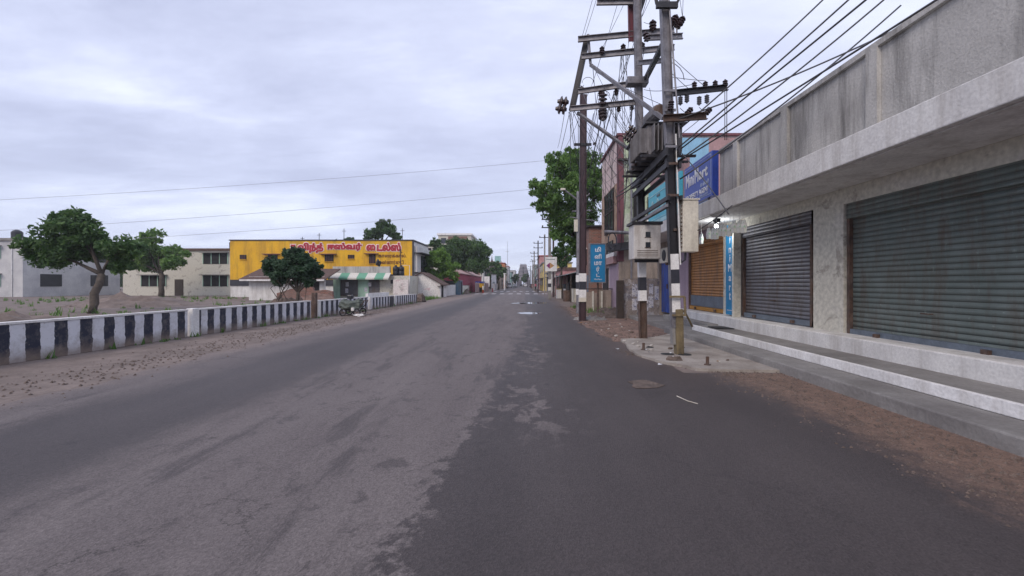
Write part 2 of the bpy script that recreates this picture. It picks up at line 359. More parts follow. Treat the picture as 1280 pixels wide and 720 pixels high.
asphalt = road_material()
soil = mat('soil', (.215,.172,.152), (.125,.098,.085), 1.1, .95, bump=.9, bscale=14)
redsoil = mat('red_soil', (.25,.16,.125), (.12,.08,.065), 1.8, .95, bump=1, bscale=18)
concrete = mat('concrete', (.38,.345,.31), (.24,.21,.185), 1.4, .9, bump=.5, bscale=30, grime=.5, gcol=(.13,.10,.085), gscale=(1.2,1.2,1.2))
concrete2 = mat('grey_concrete', (.27,.26,.25), (.18,.17,.165), 1.2, .85, bump=.4, grime=.4, gcol=(.1,.09,.08), gscale=(1,1,1))
whitep = mat('white_paint', (.80,.79,.78), (.66,.65,.64), 3, .7, grime=.4, gcol=(.28,.24,.2))
whitecan = mat('white_plaster', (.70,.69,.67), (.58,.57,.56), 1.5, .8, grime=.5, gcol=(.30,.27,.24), gscale=(3.5,3.5,.5))
steel = mat('galvanised_steel', (.25,.245,.265), (.13,.125,.14), 5, .5, .35, .1, grime=.35, gcol=(.13,.1,.09), gscale=(8,8,2))
dsteel = mat('dark_steel', (.024,.023,.029), (.014,.013,.016), 4, .5, .2, .2)  # plain dark steel; also stands in for shade on the near pole's shaft
rust = mat('rusty_steel', (.12,.07,.05), (.06,.04,.035), 6, .8, .2, .4, grime=.4, gcol=(.25,.22,.2), gscale=(8,8,3))
maroonsteel = mat('maroon_steel', (.055,.028,.035), (.035,.02,.026), 3, .55, .1, .2, grime=.3, gcol=(.09,.05,.045))
redsteel = mat('red_primer_steel', (.16,.035,.055), (.09,.03,.04), 5, .6, .1, .2)
blackp = mat('black_paint', (.02,.022,.035), (.035,.035,.045), 4, .5)
insul = mat('brown_porcelain', (.035,.02,.022), (.05,.03,.03), 8, .25, 0, 0)
insulg = mat('grey_porcelain', (.16,.16,.18), (.09,.09,.10), 8, .35, 0, 0)
wiremat = mat('wire', (.06,.06,.068), None, 2, .6, .1, 0)
wiregrey = mat('aluminium_wire', (.28,.28,.31), None, 2, .5, .4, 0)
tankm = mat('transformer_grey', (.21,.20,.21), (.11,.105,.11), 3, .5, .1, .2, grime=.75, gcol=(.06,.05,.045), gscale=(4,4,1))
finm = mat('fin_grey', (.09,.09,.10), (.05,.05,.055), 4, .5, .2, .1)
cream = mat('cream_enamel', (.66,.62,.52), (.54,.5,.42), 2, .5, 0, .1, grime=.4, gcol=(.25,.2,.15), gscale=(5,5,1))
boxgrey = mat('box_grey', (.58,.56,.54), (.46,.44,.42), 2, .5, 0, .1, grime=.6, gcol=(.27,.22,.19), gscale=(4,4,.9))
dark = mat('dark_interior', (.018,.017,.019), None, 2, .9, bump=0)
glass = mat('dark_glass', (.03,.035,.045), None, 2, .12, bump=0)
bluesign = mat('blue_sign', (.035,.075,.38), (.05,.10,.44), 1.5, .35, bump=0)
bluedeep = mat('blue_sign_side', (.01,.04,.28), None, 2, .35, bump=0)
tealsign = mat('teal_sign', (.006,.19,.40), (.012,.22,.45), 2, .35, bump=0)
cyansign = mat('cyan_sign', (.10,.52,.66), (.07,.44,.58), 2, .4, bump=0)
cyanlight = mat('pale_cyan', (.45,.72,.78), None, 2, .5, bump=0)
letterw = mat('white_lettering', (.78,.80,.84), None, 2, .5, bump=0)
letterg = mat('pale_blue_lettering', (.42,.50,.70), None, 2, .5, bump=0)
brick = brickmat('brick', (.27,.10,.07), (.13,.06,.045), (.20,.17,.15))
pinkwall = blotch('pink_wall', (.58,.46,.45), [(.64,.58,.54), (.34,.25,.25), (.46,.40,.36)], 1.1, .56)
maroonp = mat('maroon_paint', (.17,.055,.07), (.12,.045,.055), 2, .7, grime=.4, gcol=(.08,.05,.05))
greenw = blotch('green_wall', (.44,.52,.36), [(.33,.38,.28), (.2,.2,.17), (.52,.55,.46)], .9, .55)
bluew = mat('light_blue_wall', (.27,.50,.68), (.22,.42,.58), 1, .8, grime=.35, gcol=(.14,.2,.26))
pinkw2 = mat('faded_pink_wall', (.43,.27,.27), (.35,.22,.22), 1, .85, grime=.5, gcol=(.2,.14,.14))
lilac = mat('lilac_wall', (.36,.28,.35), (.29,.22,.28), 1, .8, grime=.3, gcol=(.15,.11,.13))
beigew = mat('beige_wall', (.36,.30,.25), (.25,.205,.175), 1, .85, grime=.6, gcol=(.09,.07,.06))
greyw = mat('weathered_grey_wall', (.50,.49,.47), (.38,.37,.355), .8, .85, bump=.5, grime=.85, gcol=(.13,.125,.12), gscale=(2.6,2.6,.28))
bluedoor = slat('blue_door', (.025,.08,.38), (.035,.10,.45), .3, 1, .5, 0, .08)
orangesh = slat('orange_shutter', (.46,.21,.06), (.36,.16,.05), .095, 2, .45, .15, .3)
greysh = slat('grey_shutter', (.16,.16,.18), (.12,.12,.14), .09, 2, .5, .3, .3)
greensh = slat('green_shutter', (.15,.18,.17), (.11,.14,.13), .09, 2, .5, .2, .3)
orangep = mat('orange_paint', (.42,.20,.03), None, 4, .5)
bluegrey = mat('blue_grey_paint', (.13,.16,.20), None, 4, .5)
posters = blotch('torn_posters', (.30,.26,.24), [(.44,.44,.48), (.16,.15,.18), (.50,.47,.45), (.2,.16,.14)], 2.6, .55)
posterp = blotch('poster_paper', (.60,.60,.66), [(.10,.12,.26), (.68,.66,.64), (.2,.18,.2)], 7, .55)
wood = mat('dark_wood', (.06,.045,.038), (.035,.028,.025), 6, .85, bump=.6)
barkm = mat('bark', (.10,.08,.065), (.05,.042,.036), 6, .95, bump=.8)
yellowp = mat('yellow_wall_paint', (.74,.42,.012), (.62,.33,.015), .7, .75, bump=.1, grime=.55, gcol=(.22,.12,.03), gscale=(1.4,1.4,.22))
redlet = mat('red_lettering', (.42,.012,.035), None, 2, .6, bump=0)
pinklet = mat('pale_pink_outline', (.86,.68,.67), None, 2, .6, bump=0)
brownlet = mat('brown_lettering', (.12,.03,.012), None, 2, .7, bump=0)
fadelet = mat('faded_lettering', (.36,.20,.13), None, 2, .7, bump=0)
maroonwall = mat('maroon_sheet', (.26,.02,.055), (.2,.018,.045), 1, .7)
tile = mat('clay_tiles', (.12,.07,.055), (.07,.045,.038), 5, .9, bump=.8, bscale=9)
awng = stripes('awning_stripes', (.62,.60,.55), (.13,.34,.23), 1.78, 0, .5, 1.31, .3)
wallst = stripes('black_white_stripes', (.66,.67,.72), (.018,.022,.045), .5, 1, .5, 0, .4)
lgreen = mat('pale_green_paint', (.42,.62,.50), (.34,.52,.42), 2, .8, grime=.4, gcol=(.1,.12,.1))
creamw = blotch('cream_wall', (.56,.54,.47), [(.34,.31,.27), (.55,.53,.48)], 1.4, .57)
graff = blotch('painted_white_wall', (.68,.63,.61), [(.55,.40,.41), (.42,.4,.38), (.68,.65,.62)], 1.6, .56)
hutw = blotch('painted_hut_wall', (.72,.70,.68), [(.62,.45,.47), (.5,.48,.46), (.78,.75,.72)], 1.5, .58)
tarp = mat('tarpaulin', (.13,.15,.13), (.075,.09,.08), 7, .8, bump=.8)
rubber = mat('rubber', (.02,.02,.022), None, 2, .7, bump=0)
plasticb = mat('black_plastic', (.018,.02,.028), None, 2, .4, bump=0)
mudm = mat('rubble', (.16,.12,.10), (.075,.058,.05), 4, .95, bump=1, bscale=20)
stonem = mat('pale_stone', (.45,.42,.39), None, 6, .9)
leafA = leafmat('leaves_mid_green', (.055,.125,.028), (.115,.225,.05), (.21,.34,.08))
leafB = leafmat('leaves_dark_green', (.03,.075,.024), (.06,.13,.036), (.12,.21,.055))
leafC = leafmat('leaves_light_green', (.08,.17,.025), (.15,.28,.045), (.23,.38,.07))
leafD = leafmat('leaves_blue_green', (.02,.052,.028), (.045,.10,.05), (.10,.17,.095))

# ------------------------------------------------------------------ ground
tag(MB().add([(-900,-60,0),(900,-60,0),(900,1500,0),(-900,1500,0)], [(0,1,2,3)]).build('ground', soil, origin=(0,0,0)), kind='structure')
redge = [(4.5,-12),(4.5,7.2),(2.75,7.3),(2.6,9),(2.5,12),(2.35,18),(2.6,27),(3.0,45),(3.4,120),(3.6,700)]
ledge = [(-6.4,-12),(-6.5,6),(-6.9,13),(-7.4,25),(-8.3,40),(-8.9,60),(-7.2,75),(-6.6,120),(-6.4,700)]
def dens(pts, step=.6, amp=.12, lim=90, seed=0):
    out = []
    for a, b in zip(pts, pts[1:]):
        L = math.dist(a, b); n = max(1, int(L/step)) if a[1] < lim else 1
        for i in range(n):
            t = i/n; x = a[0]+(b[0]-a[0])*t; y = a[1]+(b[1]-a[1])*t
            out.append((x+amp*mnoise.noise((x*1.3+seed, y*1.3, seed))+amp*.5*mnoise.noise((x*5+seed, y*5, 0)), y))
    out.append(pts[-1]); return out
ra, la = dens(redge, .3, .3, 60, 3), dens(ledge, .4, .35, 60, 9)
tag(MB().add([(x,y,.004) for x,y in ra+la[::-1]], [tuple(range(len(ra)+len(la)))]).build('road', asphalt, origin=(0,0,0)), kind='structure')
# red dirt strip right of the road
def blob(name, pts, z, m, amp=.1, kind='structure', z0=None, step=.2):
    d = dens(pts+[pts[0]], step, amp, 999, len(pts))[:-1]
    mb = MB()
    if z0 is None: mb.add([(x,y,z) for x,y in d], [tuple(range(len(d)))])
    else: mb.prism(d, z0, z)
    return tag(mb.build(name, m, origin=(0,0,0)), kind=kind)
blob('dirt_ground', [(2.35,11.2),(2.2,14),(2.1,18),(2.35,22),(2.8,28),(5,30),(6,22.9),(6,11)], .006, redsoil, .25)
blob('concrete_apron', [(2.58,11.5),(2.36,10.2),(2.34,8.9),(2.62,8.0),(2.98,7.45),(3.5,7.35),(6,7.2),(9,7.0),(9,12.6),(4.2,12.6),(3.6,11.9),(3.1,11.6)], .05, concrete, .10, z0=-.05, step=.12)
tag(MB().box(4.3,5.55,-6,13.4,-.02,.17).build('lower_pavement', concrete2, origin=(0,0,0), bevel=.02), kind='structure')
tag(MB().box(4.55,6,13.402,19.0,-.02,.14).build('lower_pavement', concrete2, origin=(0,0,0), bevel=.02), kind='structure')
# zebra crossing
def patch(name, x0,x1,y0,y1,z,m,label=None):
    d = dens([(x0,y0),(x1,y0),(x1,y1),(x0,y1),(x0,y0)], .15, .04, 999, int(x0*10))[:-1]
    return tag(MB().add([(x,y,z) for x,y in d], [tuple(range(len(d)))]).build(name, m, origin=(0,0,0)), kind='structure')
zeb = mat('worn_road_paint', (.50,.49,.49), (.3,.28,.28), 5, .8)
for i in range(9): patch('road_marking', -7.6+i*1.28, -6.98+i*1.28, 63.5, 68, .009, zeb)
for i in range(8): patch('road_marking', -6.2+i*1.28, -5.6+i*1.28, 84, 90, .009, zeb)
water = mat('water_film', (.05,.048,.05), None, 2, .06, bump=0, spec=.9)
def puddle(cx, cy, rx, ry, sd):
    pts = []
    for k in range(60):
        a = k/60*2*math.pi; q = 1+.45*mnoise.noise((math.cos(a)*1.6+sd, math.sin(a)*1.6, sd))+.18*mnoise.noise((math.cos(a)*6+sd, math.sin(a)*6, sd))
        pts.append((cx+rx*q*math.cos(a), cy+ry*q*math.sin(a), .010))
    tag(MB().add(pts, [tuple(range(60))]).build('puddle', water, origin=(0,0,0)), kind='structure')
puddle(.18,22.2,.62,.75,2); puddle(.45,34,1.25,1.3,5); puddle(-.5,33.5,.6,.8,8)

# ------------------------------------------------------------------ people and vehicles far down the road
def person_mesh(joints, edges, radii, origin, m, name, label):
    me = bpy.data.meshes.new(name); me.from_pydata(joints, edges, []); o = bpy.data.objects.new(name, me); col.objects.link(o)
    o.location = origin; me.materials.append(m)
    sk = o.modifiers.new('skin', 'SKIN')
    for i, r in enumerate(radii): me.skin_vertices[0].data[i].radius = (r, r)
    me.skin_vertices[0].data[0].use_root = True
    o.modifiers.new('sub', 'SUBSURF').levels = 1
    return o
skin = mat('brown_skin', (.20,.11,.075), None, 4, .6, bump=0)
hairm = mat('black_hair', (.012,.011,.012), None, 4, .6, bump=0)
pinkcl = mat('pink_cloth', (.55,.13,.20), None, 6, .8); darkcl = mat('dark_cloth', (.03,.03,.045), None, 6, .8); greycl = mat('grey_cloth', (.10,.10,.13), None, 6, .8)
def person(loc, sit, top, bottom, label):
    if sit:
        J = [(0,0,.84),(0,0,1.05),(0,-.02,1.30),(0,-.02,1.42),(0,-.03,1.52),(0,-.03,1.63),
             (-.19,-.02,1.36),(-.27,-.22,1.16),(-.24,-.46,1.06),(-.24,-.54,1.04),(.19,-.02,1.36),(.27,-.22,1.16),(.24,-.46,1.06),(.24,-.54,1.04),
             (-.11,0,.80),(-.20,-.38,.76),(-.19,-.22,.36),(-.19,-.36,.30),(.11,0,.80),(.20,-.38,.76),(.19,-.22,.36),(.19,-.36,.30)]
    else:
        J = [(0,0,.92),(0,0,1.12),(0,0,1.36),(0,0,1.46),(0,-.01,1.55),(0,-.01,1.66),
             (-.18,0,1.40),(-.24,.06,1.12),(-.25,-.04,.88),(-.25,-.08,.80),(.18,0,1.40),(.24,-.05,1.12),(.25,-.14,.90),(.25,-.18,.82),
             (-.09,0,.88),(-.10,-.13,.50),(-.10,-.08,.09),(-.10,-.22,.04),(.09,0,.88),(.10,.06,.48),(.10,.22,.12),(.10,.10,.04)]
    E = [(0,1),(1,2),(2,3),(3,4),(4,5),(2,6),(6,7),(7,8),(8,9),(2,10),(10,11),(11,12),(12,13),(0,14),(14,15),(15,16),(16,17),(0,18),(18,19),(19,20),(20,21)]
    r = [.13,.12,.15,.055,.09,.085,.065,.045,.035,.03,.065,.045,.035,.03,.085,.06,.042,.035,.085,.06,.042,.035]
    o = person_mesh(J, E, r, loc, skin, 'person', label); tag(o, label, 'person')
    # clothes: shirt and trousers grow from the same joints, slightly fuller
    def cloth(idx, name, m, k):
        mp = {j: i for i, j in enumerate(idx)}
        c = person_mesh([J[j] for j in idx], [(mp[a], mp[b]) for a, b in E if a in mp and b in mp], [r[j]*k+.012 for j in idx], (0,0,0), m, name, '')
        c.parent = o
    cloth([0,1,2,6,7,10,11], 'shirt', top, 1.08); cloth([0,14,15,16,18,19,20], 'trousers', bottom, 1.08)
    hb = MB().ell(Vector(loc)+Vector(J[5])+Vector((0,.02,.02)), (.105,.115,.11)); h = hb.build('hair', hairm, o, smooth=True)
    for sx in (-1, 1): MB().ell(Vector(loc)+Vector(J[4])+Vector((sx*.035,-.085,.045)), (.013,.01,.009), 6, 4).build('eye', hairm, o)
    MB().ell(Vector(loc)+Vector(J[4])+Vector((0,-.10,.015)), (.014,.02,.022), 6, 4).build('nose', skin, o)
    return o
def motorbike(loc, m, label):
    x, y, z = loc; t = thing('motorbike', label, 'motorbike', loc)
    for dy, nm in ((-.62,'wheel'),(.62,'wheel')):
        mb = MB(); mb.tube([(x, y+dy+.29*math.cos(a*math.pi/8), z+.31+.29*math.sin(a*math.pi/8)) for a in range(17)], .045, 6)
        wv = mb.build(nm, rubber, t); rb = MB().lathe([(.05,-.05),(.05,.05)], (x,y+dy,z+.31), (1,0,0)); rb.build('hub', steel, wv)
    MB().ell((x,y-.12,z+.78), (.14,.28,.13)).build('fuel_tank', m, t, smooth=True)
    MB().box(x-.12,x+.12,y+.12,y+.7,z+.72,z+.80).build('seat', plasticb, t, bevel=.03)
    MB().box(x-.13,x+.13,y-.2,y+.2,z+.28,z+.62).build('engine', dsteel, t, bevel=.03)
    MB().tube([(x,y-.62,z+.31),(x,y-.42,z+.98)], .03).build('fork', steel, t)
    MB().tube([(x-.36,y-.34,z+1.04),(x-.1,y-.42,z+1.0),(x+.1,y-.42,z+1.0),(x+.36,y-.34,z+1.04)], .018).build('handlebar', steel, t)
    MB().ell((x,y-.52,z+.88), (.09,.07,.09)).build('headlight', letterw, t)
    return t
motorbike((-4.9,122,.004), darkcl, 'dark motorbike with a rider on the left side of the far road')
person((-4.9,122.1,.004), True, greycl, darkcl, 'rider in grey shirt sitting on the dark motorbike')
person((2.3,94,.004), False, pinkcl, darkcl, 'person in pink top standing at the right road edge far away')
def car(loc, m, label, van=False):
    x, y, z = loc; t = thing('car' if not van else 'van', label, 'car' if not van else 'van', loc)
    h = 1.5 if not van else 2.0
    prof = [(-2,.3),(-2,.85),(-1.3,.98),(-.8,h),(1.2,h),(1.85,1.0),(2,.9),(2,.3)] if not van else [(-2.1,.35),(-2.1,1.0),(-1.6,h),(2.0,h),(2.1,.35)]
    mb = MB(); n = len(prof)
    mb.add([(x-.82,y+a,z+b) for a,b in prof]+[(x+.82,y+a,z+b) for a,b in prof], [tuple(range(n)), tuple(range(n,2*n))[::-1]]+[(i,n+i,n+(i+1)%n,(i+1)%n) for i in range(n)])
    mb.build('body', m, t, bevel=.06)
    gz0, gz1 = (1.0,h-.1) if not van else (1.1,h-.15)
    ya, yb = (-1.33,-.86) if not van else (-2.08,-1.72)
    MB().add([(x-.68,y+ya,z+gz0+.02),(x+.68,y+ya,z+gz0+.02),(x+.66,y+yb,z+gz1),(x-.66,y+yb,z+gz1)],[(0,1,2,3)]).build('windscreen', glass, t)
    for sx in (-1,1):
        MB().lathe([(.12,0),(.12,.03)], (x+sx*.6,y-2.03 if not van else y-2.13,z+.7), (0,-1,0)).build('headlight', letterw, t)
        for dy in (-1.25,1.25): MB().lathe([(.3,-.1),(.32,-.06),(.32,.06),(.3,.1)], (x+sx*.8,y+dy,z+.32), (1,0,0)).build('wheel', rubber, t, smooth=False)
    return t
carw = mat('white_car_paint', (.7,.7,.72), None, 2, .25, bump=0); cars = mat('silver_car_paint', (.35,.36,.38), None, 2, .3, .3, bump=0); card = mat('dark_car_paint', (.03,.03,.04), None, 2, .3, bump=0); carr = mat('red_car_paint', (.3,.03,.03), None, 2, .3, bump=0)
car((.3,235,.004), carw, 'small white car far off in the middle of the road')
car((-6.0,170,.004), carw, 'white van parked on the left far down the street', True)
car((-4.3,190,.004), cars, 'silver car standing beside the far left shops')
car((-2.2,250,.004), card, 'dark car far off before the temple tower')
car((3.2,150,.004), carr, 'red car parked at the far right shops')
car((3.0,200,.004), card, 'black car parked at the distant right kerb')

# ================================================================== RIGHT SIDE
# ---- corner building with pink front and painted side wall
b2 = thing('corner_building', 'tall pink fronted building with maroon corner strip and green and blue side wall', 'building', (9.5,25.5,0))
MB().box(5,14,23,28,0,9.35).build('wall', pinkwall, b2)
MB().box(5.24,14,22.96,22.997,3.4,9.2).build('painted_side', greenw, b2)
MB().box(7.3,9.75,22.93,22.957,3.4,9.25).build('painted_side', bluew, b2)
MB().box(9.753,14,22.93,22.957,3.4,9.25).build('painted_side', pinkw2, b2)
MB().box(4.95,5.24,22.90,23.3,2.7,9.3).build('corner_strip', maroonp, b2)
MB().box(4.88,14.1,22.86,28.1,9.353,9.48).build('coping', maroonp, b2)
MB().box(4.95,4.998,23.45,27.9,3.3,6.95).build('cladding', mat('tan_cladding', (.42,.30,.22), (.30,.2,.15), 2, .8, grime=.5, gcol=(.12,.09,.07)), b2)
for i,(ya,yb,za,zb) in enumerate([(24.0,26.5,4.45,6.85),(24.2,26.4,3.0,3.95)]):
    wv = MB().box(4.90,4.947,ya,yb,za,zb).build('window', glass, b2)
    m_ = MB()
    for k in range(4): m_.box(4.87,4.898,ya+(yb-ya)*k/3-.03,ya+(yb-ya)*k/3+.03,za,zb)
    m_.box(4.872,4.896,ya,yb,(za+zb)/2-.03,(za+zb)/2+.03); m_.build('frame', wood, wv)
MB().box(4.75,4.94,23.3,28,2.62,3.0).build('ledge', pinkw2, b2)
MB().box(4.80,4.94,23.3,28,3.02,3.22).build('ledge', whitep, b2)
MB().box(4.96,4.997,23.05,25.4,.02,2.6).build('lilac_front', lilac, b2)
MB().box(4.96,4.997,25.8,27.6,.1,2.45).build('door', dark, b2)
MB().box(5.0,7.5,22.95,22.997,.02,3.38).build('lower_side', beigew, b2)
wv = MB().box(5.75,6.25,22.90,22.957,4.9,6.2).build('window', dark, b2)
MB().box(5.70,6.30,22.86,22.898,6.2,6.3).build('lintel', whitep, wv); MB().box(5.97,6.03,22.87,22.898,4.9,6.2).build('frame', wood, wv)
wv = MB().box(6.5,6.95,22.90,22.957,4.9,6.1).build('window', dark, b2)
MB().box(6.45,7.0,22.86,22.898,4.8,4.9).build('sill', whitep, wv)
MB().tube([(4.15,22.5,4.22),(5.75,22.55,4.15)], .09, 8).build('pipe', steel, b2)
lp = [(4.55+.22*math.sin(a/12*2*math.pi), 22.5, 3.75+.42*math.cos(a/12*2*math.pi)) for a in range(13)]
MB().tube(lp, .035).build('cable_loop', blackp, b2)
MB().add([(4.3,22.3,3.2),(5.6,22.3,3.35),(5.6,22.9,3.75),(4.3,22.9,3.6),(4.3,22.3,3.14),(5.6,22.3,3.29),(5.6,22.9,3.69),(4.3,22.9,3.54)],
    [(0,1,2,3),(4,7,6,5),(0,4,5,1),(1,5,6,2),(2,6,7,3),(3,7,4,0)]).build('metal_awning', dsteel, b2)
MB().tube([(5.62,22.85,0),(5.62,22.85,9.3)], .05).build('drain_pipe', steel, b2)
MB().box(4.9,5.5,22.7,22.9,8.0,8.1).build('bracket', wood, b2)

# ---- shop building with canopy
sb = thing('shop_building', 'single storey shop row with white canopy and weathered grey parapet wall', 'building', (9,8,0))
def wallseg(y0,y1,z0=0,z1=3.3,m=lilac,x=6.0): MB().box(x,x+.25,y0,y1,z0,z1).build('wall', m, sb)
wallseg(15.92,17.6); wallseg(19.3,19.6,0,3.3,beigew)
wallseg(12.5,13.08,0,3.3,creamw); wallseg(8.15,9.0,0,3.3,creamw); wallseg(4.3,4.9,0,3.3,lilac); wallseg(-6,1.6,0,3.3,beigew)
MB().box(6,6.25,13.08,15.92,3.05,3.3).build('wall', lilac, sb); MB().box(6,6.25,17.6,19.3,2.75,3.3).build('wall', beigew, sb)
MB().box(6,6.25,9.0,12.5,3.05,3.3).build('wall', creamw, sb); MB().box(6,6.25,4.9,8.15,3.0,3.3).build('wall', creamw, sb); MB().box(6,6.25,1.6,4.3,3.0,3.3).build('wall', lilac, sb)
MB().box(6.25,14,19.35,19.6,0,3.3).build('wall', beigew, sb)
MB().box(4.95,14,-6,19.6,3.303,3.36).build('canopy_slab', whitecan, sb)
MB().box(4.85,4.947,-6,19.6,3.32,3.72).build('canopy_fascia', whitecan, sb, bevel=.015)
MB().box(4.95,6.0,19.5,19.6,3.362,3.72).build('canopy_fascia', whitecan, sb)
MB().box(6.0,6.2,-6,13.3,3.362,5.5).build('parapet', greyw, sb)
MB().box(5.93,6.27,-6.05,13.36,5.503,5.6).build('coping', greyw, sb)
MB().box(6.2,14,13.1,13.3,3.362,5.5).build('parapet', greyw, sb)
for y in (12.2, 9.9, 7.4, 4.4): MB().box(5.92,5.997,y-.12,y+.12,3.73,5.5).build('pier', greyw, sb)
def shutter(y0,y1,z0,z1,m,foot,label,band=None):
    s = MB().box(6.10,6.14,y0,y1,z0+.12,z1).build('rolling_shutter', m, sb); s['label'] = label
    if band: MB().box(6.08,6.098,y0+.04,y1-.04,z0+.13,z0+.5).build('painted_band', band, s)
    MB().box(6.04,6.12,y0,y1,z0,z0+.119).build('bottom_rail', foot, s)
    for y in (y0,y1-.06): MB().box(6.03,6.099,y,y+.06,z0,z1).build('guide_rail', rust, s)
    MB().box(6.02,6.3,y0,y1,z1-.28,z1+.02).build('shutter_box', m, s)
    for q_ in (.22,.78):
        yy = y0+(y1-y0)*q_; MB().box(5.99,6.035,yy-.05,yy+.05,z0+.02,z0+.09).build('lock', rust, s)
    MB().tube([(6.07,(y0+y1)/2-.09,z0+.5),(6.03,(y0+y1)/2-.07,z0+.5),(6.03,(y0+y1)/2+.07,z0+.5),(6.07,(y0+y1)/2+.09,z0+.5)], .012).build('handle', rust, s)
shutter(13.08,15.92,.6,3.05,orangesh,orangep,'orange brown rolling shutter with grey band at its foot',bluegrey)
shutter(9.1,12.0,.6,3.05,greysh,bluegrey,'grey rolling shutter')
shutter(4.95,8.1,.55,3.0,greensh,bluegrey,'greenish grey rolling shutter')
shutter(1.65,4.25,.55,3.0,greysh,rust,'plain grey shutter nearest the camera')
d = MB().box(6.08,6.14,17.65,19.25,.28,2.72).build('blue_door', bluedoor, sb)
MB().box(6.05,6.079,18.4,18.5,1.3,1.5).build('handle', rust, d); MB().box(6.04,6.2,17.6,17.649,.14,2.75).build('door_frame', wood, d)
# plinth and steps
MB().box(5.6,6.35,-6,16.6,.05,.58).build('plinth', whitecan, sb, bevel=.02)
MB().box(4.9,5.597,-6,12.5,.173,.31).build('step', concrete2, sb, bevel=.015)
MB().box(4.84,4.897,-6,12.52,.173,.325).build('white_step_edge', whitep, sb, bevel=.01)
MB().box(5.3,5.597,12.52,16.6,.14,.34).build('step', concrete2, sb, bevel=.015)
tag(MB().box(5.05,5.5,11.35,11.95,.312,.335).build('door_mat', rubber), 'black door mat lying on the step below the orange shutter', 'mat')
# hanging bulb, lights and packets under the canopy
lt = thing('bulb', 'lit white bulb hanging under the canopy', 'lamp', (5.4,12.2,3.3))
MB().tube([(5.4,12.2,3.3),(5.4,12.2,3.2)], .02).build('holder', plasticb, lt)
bm_ = emis('lit_bulb', (.9,.95,1.0), 6.0); MB().ell((5.4,12.2,3.13), (.055,.055,.06), 14, 10).build('glass', bm_, lt, smooth=True)
pl = bpy.data.lights.new('bulb_light', 'POINT'); pl.energy = 16; pl.color = (.95,.97,1); pl.shadow_soft_size = .06
po = bpy.data.objects.new('bulb_light', pl); col.objects.link(po); po.parent = lt; po.location = (0,0,-.26)
fb = thing('light_fitting', 'dark tangled light fitting on the fascia above the bulb', 'fitting', (5.2,11.7,3.3))
MB().ell((5.2,11.7,3.22), (.09,.13,.07), jit=.5).build('housing', plasticb, fb); MB().tube([(5.2,11.7,3.2),(5.15,11.55,3.05),(5.2,11.8,3.0)], .015).build('cable', wiremat, fb)
pk = blotch('snack_packet', (.70,.70,.66), [(.25,.50,.3), (.75,.75,.7)], 14, .56)
def packet(x,y,z,label,grp=None):
    mb = MB(); mb.add([(x,y-.09,z),(x,y+.09,z),(x+.04,y+.08,z-.16),(x-.04,y+.08,z-.16),(x-.04,y-.08,z-.16),(x+.04,y-.08,z-.16),(x+.02,y+.08,z-.3),(x-.03,y+.08,z-.3),(x-.03,y-.08,z-.3),(x+.02,y-.08,z-.3)],
      [(0,5,2,1),(0,1,3,4),(5,9,6,2),(4,3,7,8),(9,8,7,6),(0,4,5),(1,2,3),(5,4,8,9),(2,6,7,3)])
    mb.tube([(x,y,z),(x,y,3.302)], .004, 4)
    return tag(mb.build('packet', pk), label, 'packet', grp)
packet(5.2,12.75,2.98,'green and white packet hanging alone beside the cream box')
for i in range(9): packet(5.1+.02*(i%2), 12.0-.24*i, 3.05-.03*(i%3), ['first','second','third','fourth','fifth','sixth','seventh','eighth','ninth'][i]+' packet from the far end in the row hanging under the canopy', 'snack packets hanging under the canopy')
# vertical shop sign right of the shutter
vsn = thing('vertical_sign', 'tall narrow teal sign with vertical white shop name beside the orange shutter', 'sign', (5.95,12.4,.9))
MB().box(5.88,5.99,12.12,12.66,.62,3.2).build('board', tealsign, vsn)
for i,ch in enumerate('MiniMart'):
    big = ch == 'M'; h = .2 if ch in 'Mi t' else .15; wd = {'M':.2,'i':.05,'n':.13,'a':.13,'r':.09,'t':.09}[ch]
    lettering(vsn, ch, (5.876,12.40+wd/2,2.93-i*.27), (0,-1,0), (0,0,1), wd, .22 if ch in 'Mit' else .15, letterw, .025)
MB().box(5.872,5.879,12.2,12.58,.74,.755).build('line', letterw, vsn)
MB().box(5.8,6.0,12.02,12.119,.58,3.2).build('pillar', creamw, vsn)

# ---- big blue shop sign over the canopy
sg = thing('shop_sign', 'large blue sign board standing on the canopy with white shop name', 'sign', (5,12.5,3.7))
Y0, Y1, Z0, Z1 = 11.52, 13.52, 3.86, 5.06
MB().box(5.0,5.16,Y0,Y1,Z0,Z1).build('box', bluedeep, sg)
fc = MB().box(4.985,4.998,Y0+.0,Y1,Z0,Z1).build('face', bluesign, sg)
m_ = MB(); t_ = .012
for a,b,c,d_ in ((Y0+.06,Y1-.06,Z1-.08,Z1-.08+t_),(Y0+.06,Y1-.06,Z0+.07,Z0+.07+t_)): m_.box(4.978,4.984,a,b,c,d_)
for a in (Y0+.06,Y1-.06-t_): m_.box(4.978,4.984,a,a+t_,Z0+.083,Z1-.081)
m_.build('border_line', letterg, sg)
U, V = (0,-1,0), (0,0,1)
lettering(sg, 'M', (4.98,Y1-.14,4.42), U, V, .26, .40, letterw, .03); [lettering(sg, c_, (4.98,Y1-o_,4.44), U, V, w_, .27, letterw, .03) for c_,o_,w_ in (('i',.43,.055),('n',.52,.15),('i',.71,.055))]
lettering(sg, 'M', (4.98,Y1-.83,4.44), U, V, .27, .42, letterw, .03); lettering(sg, 'art', (4.98,Y1-1.13,4.46), U, V, .60, .29, letterw, .03)
lettering(sg, '& \u0bae\u0bbf\u0ba9\u0bbf', (4.98,Y1-1.25,4.24), U, V, .55, .13, letterg, .03)
lettering(sg, 'PROPERTY AGENT', (4.98,Y1-.14,4.04), U, V, 1.66, .15, letterw, .02)
